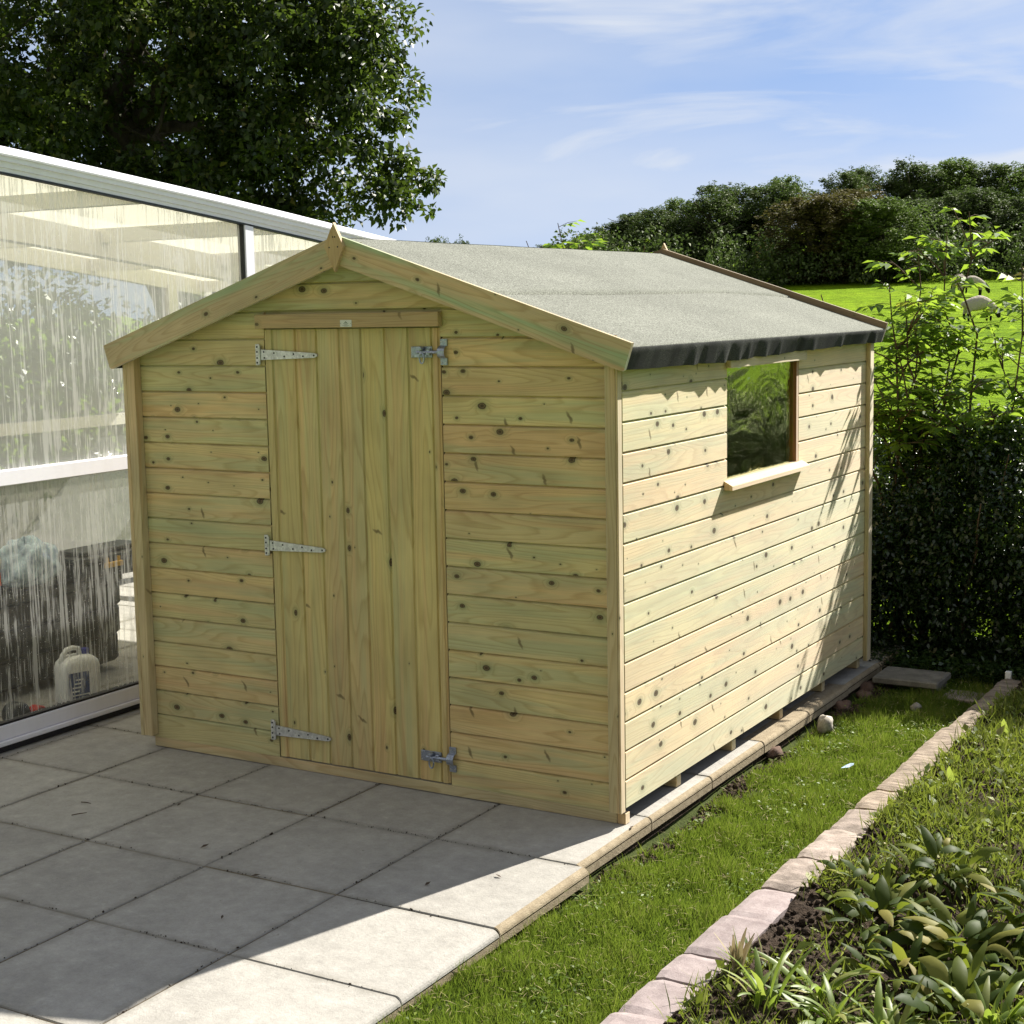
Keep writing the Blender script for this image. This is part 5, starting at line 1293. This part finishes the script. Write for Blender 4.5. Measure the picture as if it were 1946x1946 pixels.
for (x, y), n_, ln0, w0, lab in HOSTAS:
    e = empty('hosta_plant', (x, y, bz(x, y)), lab, 'plant', 'broad-leaved plants in the bed')
    lv = []
    for _ in range(int(n_*2.0)):
        az = rnd.uniform(0, 6.28); r_ = rnd.uniform(.0, .13)
        lv.append(((x+r_*math.cos(az), y+r_*math.sin(az), bz(x, y)+rnd.uniform(.0, .10)), az+rnd.uniform(-.4, .4), rnd.uniform(.3, 1.3), ln0*.66*rnd.uniform(.4, 1.2), w0*.50*rnd.uniform(.4, 1.15), rnd.uniform(.5, 2.1), rnd.uniform(-.6, .6)))
    curved(lv, m_hosta, 'leaves', e, 9, ripple=.08)
STR = [((1.02, -1.17), 'strap-leaved clump beside the dry seed-head weed at the bottom edge'), ((1.20, -1.12), 'strap-leaved clump at the middle of the bottom edge of the bed'), ((1.36, -1.10), 'arching yellow-green strap-leaved clump at the bottom edge'), ((1.62, -.98), 'strap-leaved clump in the bottom right corner'), ((1.10, -.98), 'thin strap-leaved clump on the soil below the hollow')]
for (x, y), lab in STR:
    e = empty('strap_leaved_plant', (x, y, bz(x, y)), lab, 'plant', 'strap-leaved plants along the bottom edge')
    lv = []
    for _ in range(rnd.randint(14, 22)):
        az = rnd.uniform(0, 6.28); lv.append(((x+rnd.uniform(-.03, .03), y+rnd.uniform(-.03, .03), bz(x, y)-.005), az, rnd.uniform(.8, 1.4), rnd.uniform(.12, .24), rnd.uniform(.012, .022), rnd.uniform(.6, 1.8), rnd.uniform(-.4, .4)))
    curved(lv, m_strap, 'leaves', e, 7)
# dry seed-head weed by the kerb
e = empty('dry_weed', (.885, -1.05, 0), 'dry buff seed-head weed standing at the kerb edge', 'weed')
m_dry = leafmat('dry_stalk', [(0, (.30, .24, .13)), (1, (.42, .36, .22))], .2, (.5, .4, .2))
lv = [((.885+rnd.uniform(-.01, .01), -1.05+rnd.uniform(-.01, .01), 0), rnd.uniform(0, 6.28), rnd.uniform(1.2, 1.5), rnd.uniform(.08, .15), rnd.uniform(.006, .018), rnd.uniform(-.1, .5), 0) for _ in range(16)]
curved(lv, m_dry, 'stalks', e, 6)
# upright bright dock leaves in the weeds
for (x, y, lab) in ((.985, 1.05, 'upright bright yellow-green dock leaf among the weeds'), (1.02, 1.85, 'small upright yellow-green leaf further up the weedy bed')):
    e = empty('dock_leaf', (x, y, bz(x, y)), lab, 'weed'); curved([((x, y, bz(x, y)+.01), 4.2, 1.35, .10, .05, .2, .1), ((x+.02, y, bz(x, y)), 2.6, .9, .09, .035, .8, .1), ((x-.02, y, bz(x, y)), 0.6, .8, .08, .03, .8, .1)], m_strap, 'leaves', e, 7)

# ---- weeds, one carpet
rs = np.random.RandomState(61)
n = 62000
wx = .84 + 1.5*rs.uniform(0, 1, n)**1.1; wy = -1.5 + 5.2*rs.uniform(0, 1, n)
nz_ = np.sin(wx*11+wy*5)+np.sin(wx*5-wy*9+1.3)+np.sin(wy*21-wx*17)*.8
hollow = ((wx-1.25)/.42)**2 + ((wy+.62)/.62)**2 < 1.0
soilstrip = (wx < .95+.04*np.sin(wy*9)) & (wy > -.95) & (wy < -.35)
dens = np.where(wy > .0, 1.0, .8) * np.where(nz_ > -.9, 1, .25) * np.where(hollow, .3, 1) * np.where(soilstrip, .04, 1) * np.where((np.abs(wx-.87) < .05) & (np.sin(wy*7) > .2), .4, 1)
kp = rs.uniform(0, 1, n) < dens; wx, wy = wx[kp], wy[kp]; n = len(wx)
# half of the points are blades, half are short broad weed leaves
bl = rs.uniform(0, 1, n) < .62
a = rs.uniform(0, 6.28, n); lean = np.where(bl, rs.uniform(.2, 1.0, n), rs.uniform(.5, 2.2, n))
d = np.stack([np.cos(a)*lean, np.sin(a)*lean, np.ones(n)], 1); nr = np.stack([rs.normal(0, .5, n), rs.normal(0, .5, n), np.where(bl, .1, 1.0)], 1)
ln_ = np.where(bl, rs.gamma(5, .012, n), rs.gamma(5, .0050, n)); wd = np.where(bl, rs.uniform(.003, .007, n), ln_*rs.uniform(.35, .7, n))
V, F = diamonds(np.stack([wx, wy, bed_z(wx, wy)+np.where(bl, 0, rs.uniform(0, .035, n))], 1), d, nr, np.clip(ln_, .012, .13), wd, .15, .42)
o = np_mesh('weeds', V, F, m_weed, np.stack([rs.beta(2, 2, n), rs.uniform(0, 1, n)], 1)); tag(o, 'weeds and rough grass covering the garden bed', 'weeds', kind='stuff')
# ivy-like weeds at foot of the paving and the hedge foot
n = 9000
px = rs.uniform(-.2, 1.9, n); py = rs.uniform(3.1, 3.7, n); 
V, F = diamonds(np.stack([px, py, -.1+rs.uniform(0, .12, n)], 1), np.stack([rs.normal(size=n), rs.normal(size=n), rs.uniform(0, .8, n)], 1), np.tile([[0, 0, 1.0]], (n, 1))+rs.normal(0, .3, (n, 3)), rs.uniform(.02, .045, n), rs.uniform(.014, .03, n))
o = np_mesh('hedge_bottom_weeds', V, F, m_privet, np.stack([rs.beta(2, 2, n), rs.uniform(0, 1, n)], 1)); tag(o, 'dark weeds at the foot of the hedge', 'weeds', kind='stuff')

# ---- crumbs of soil and mulch
n = 9000
sx = np.where(rs.uniform(0, 1, n) < .38, rs.uniform(.06, .17, n), .84 + .8*rs.uniform(0, 1, n)**1.3); sy = rs.uniform(-1.6, 3.3, n)
inl = sx < .3; sy = np.where(inl, rs.uniform(-.4, 3.0, n), sy)
szz = np.where(inl, lawn_z(sx, sy), bed_z(sx, sy))
sz = rs.gamma(3, .0032, n)
u0 = unit(rs.normal(size=(n, 3))); u1 = unit(np.cross(u0, rs.normal(size=(n, 3)))); u2 = np.cross(u0, u1)
c0 = np.stack([sx, sy, szz+sz*.3], 1); s_ = sz[:, None]
oc = [c0+u0*s_, c0+u1*s_*.8, c0-u0*s_*.9, c0-u1*s_*.7, c0+u2*s_*.6, c0-u2*s_*.55]
V = np.stack(oc, 1).reshape(-1, 3); b0 = (np.arange(n)*6)[:, None]
F = np.concatenate([b0+np.array([[i, (i+1) % 4, 4]]) for i in range(4)] + [b0+np.array([[(i+1) % 4, i, 5]]) for i in range(4)])
o = np_mesh('soil_crumbs', V, F, m_soil); tag(o, 'loose crumbs of soil beside the paving and in the bed', 'soil', kind='stuff')

def crumbs(name, P, sz, mat, lab, cat):
    n = len(P); u0 = unit(rs.normal(size=(n, 3))); u1 = unit(np.cross(u0, rs.normal(size=(n, 3)))); u2 = np.cross(u0, u1); s_ = sz[:, None]
    V = np.stack([P+u0*s_, P+u1*s_*.8, P-u0*s_*.9, P-u1*s_*.7, P+u2*s_*.6, P-u2*s_*.55], 1).reshape(-1, 3); b0 = (np.arange(n)*6)[:, None]
    F = np.concatenate([b0+np.array([[i, (i+1) % 4, 4]]) for i in range(4)] + [b0+np.array([[(i+1) % 4, i, 5]]) for i in range(4)])
    o = np_mesh(name, V, F, mat); tag(o, lab, cat, kind='stuff')
n = 3000; hor = rs.uniform(0, 1, n) < .5
jx = np.where(hor, rs.uniform(-3.0, .03, n), rs.choice(xj[5:-1], n)+rs.normal(0, .0042, n)); jy = np.where(hor, rs.choice(yj[3:9], n)+rs.normal(0, .0050, n), rs.uniform(-2.9, .0, n))
jk = (np.sin(jx*23+jy*17)+np.sin(jy*41-jx*9) > -.3) | (jy > -.8); jx, jy = jx[jk], jy[jk]
crumbs('joint_grit', np.stack([jx, jy, np.full(len(jx), .0005)], 1), rs.gamma(3, .0007, len(jx)), m_soil, 'dark grit and moss caught in the joints of the paving', 'grit')

# ---- a few dead leaves and twigs on the paving
m_dead = simple('dead_leaf', (0.06, 0.035, 0.02), 0.8)
dl = [(-.93, -1.10, 14, 'dead leaf on the slab in front of the door'), (-1.73, -.62, 4, 'crumpled dead leaf on the joint left of the door'), (-1.52, -1.95, 9, 'small dead leaf on the slab near the left bottom edge'), (-1.72, -2.18, 2, 'dark dead leaf nearest the bottom left corner'), (-.78, -1.45, 7, 'tiny dead leaf at the middle of the shaded paving'), (-.34, -.88, 3, 'curled dead leaf on the slab below the lower bolt'), (-.16, -.70, 11, 'reddish dead leaf near the sunlit paving edge'), (-1.30, -.95, 8, 'tiny crumb-like leaf beside the big joint'), (.03, -.02, 6, 'red-brown leaf on the curved paving edge at the shed corner')]
for i, (x, y, sd, lab) in enumerate(dl):
    r = random.Random(sd); az = r.uniform(0, 6.28); s0 = r.uniform(.011, .022); mb = MB()
    ca, sa = math.cos(az), math.sin(az)
    def Q(u, v, z): return (x+u*ca-v*sa, y+u*sa+v*ca, .0035+z)
    mb.poly([Q(-s0, 0, 0), Q(0, -s0*.35, .002), Q(s0, 0, .004), Q(0, 0, .0)]); mb.poly([Q(-s0, 0, 0), Q(0, 0, 0), Q(s0, 0, .004), Q(0, s0*.35, .005)])
    o = mb.build('fallen_leaf', m_dead, origin=(x, y, .002)); tag(o, lab, 'dead leaf', 'dead leaves on the paving')
for i, (x, y, az, l_, lab) in enumerate(((-2.03, -.92, 1.0, .06, 'short dark twig on the slab left of the door'), (-2.12, -.78, .1, .05, 'thin twig lying along the slab by the left joint'), (-1.92, -2.30, 2.2, .12, 'pale straw stalk in the bottom left corner'))):
    mb = MB(); mb.tube([(x, y, .004), (x+l_*.5*math.cos(az)+.004, y+l_*.5*math.sin(az), .006), (x+l_*math.cos(az), y+l_*math.sin(az), .004)], [.002, .0022, .0012], 6)
    o = mb.build('twig', m_dry if i == 2 else m_dead, origin=(x, y, .002)); tag(o, lab, 'twig', 'twigs on the paving')

# ---- sheep
g = G('fleece_black_face'); x_, y_, z_ = g.sep(g.obj()); nn = g.noise(g.obj(), 14, 4, .6)
face = g.math('MULTIPLY', g.math('GREATER_THAN', x_, .50), g.math('LESS_THAN', z_, .58)); leg = g.math('LESS_THAN', z_, .27)
c = g.mix(g.math('MAXIMUM', face, leg), g.mix(nn, (0.36, 0.31, 0.25), (0.55, 0.50, 0.42)), (0.02, 0.018, 0.016))
m_fleece = g.done(g.bsdf(c, .95, 0, .1, g.bump(nn, .8, .05)))
SK = [  # position, radius, parent
 ((-.42, 0, .62), .22, -1), ((-.15, 0, .62), .27, 0), ((.15, 0, .62), .26, 1), ((.38, 0, .60), .20, 2), ((.52, 0, .45), .115, 3), ((.62, 0, .26), .085, 4), ((.68, 0, .13), .055, 5),
 ((-.44, .12, .40), .085, 0), ((-.50, .13, .26), .045, 7), ((-.46, .13, .03), .034, 8), ((-.44, -.12, .40), .085, 0), ((-.50, -.13, .26), .045, 10), ((-.46, -.13, .03), .034, 11),
 ((.30, .11, .38), .075, 3), ((.31, .12, .22), .042, 13), ((.30, .12, .03), .034, 14), ((.30, -.11, .38), .075, 3), ((.31, -.12, .22), .042, 16), ((.30, -.12, .03), .034, 17),
 ((-.63, 0, .60), .05, 0), ((-.67, 0, .45), .035, 19), ((.58, .10, .36), .028, 5), ((.58, -.10, .36), .028, 5)]
me = bpy.data.meshes.new('sheep'); me.from_pydata([p for p, _, _ in SK], [(q, i) for i, (_, _, q) in enumerate(SK) if q >= 0], []); me.materials.append(m_fleece)
sh0 = bpy.data.objects.new('sheep', me); COL.objects.link(sh0)
md = sh0.modifiers.new('skin', 'SKIN'); md.use_smooth_shade = True
for i, (_, r_, _) in enumerate(SK): me.skin_vertices[0].data[i].radius = (r_, r_)
me.skin_vertices[0].data[0].use_root = True
sb = sh0.modifiers.new('sub', 'SUBSURF'); sb.levels = 2; sb.render_levels = 2
for i, (u, v, dz, rz, lab) in enumerate(((1848, 556, 60, .45, 'grazing black-faced sheep, right one of the far pair in the field'), (1822, 556, 61.5, 2.2, 'sheep half hidden behind the grazing one at the top of the field'), (1862, 628, 47, .75, 'nearer sheep seen through the elder stems'))):
    p = atp(u, v, dz); o = sh0 if i == 0 else sh0.copy()
    if i: COL.objects.link(o)
    o.location = (p[0], p[1], float(terrain(p[0], p[1]))); o.rotation_euler = (0, 0, rz); o.scale = (.95,)*3
    tag(o, lab, 'sheep', 'sheep grazing in the field')
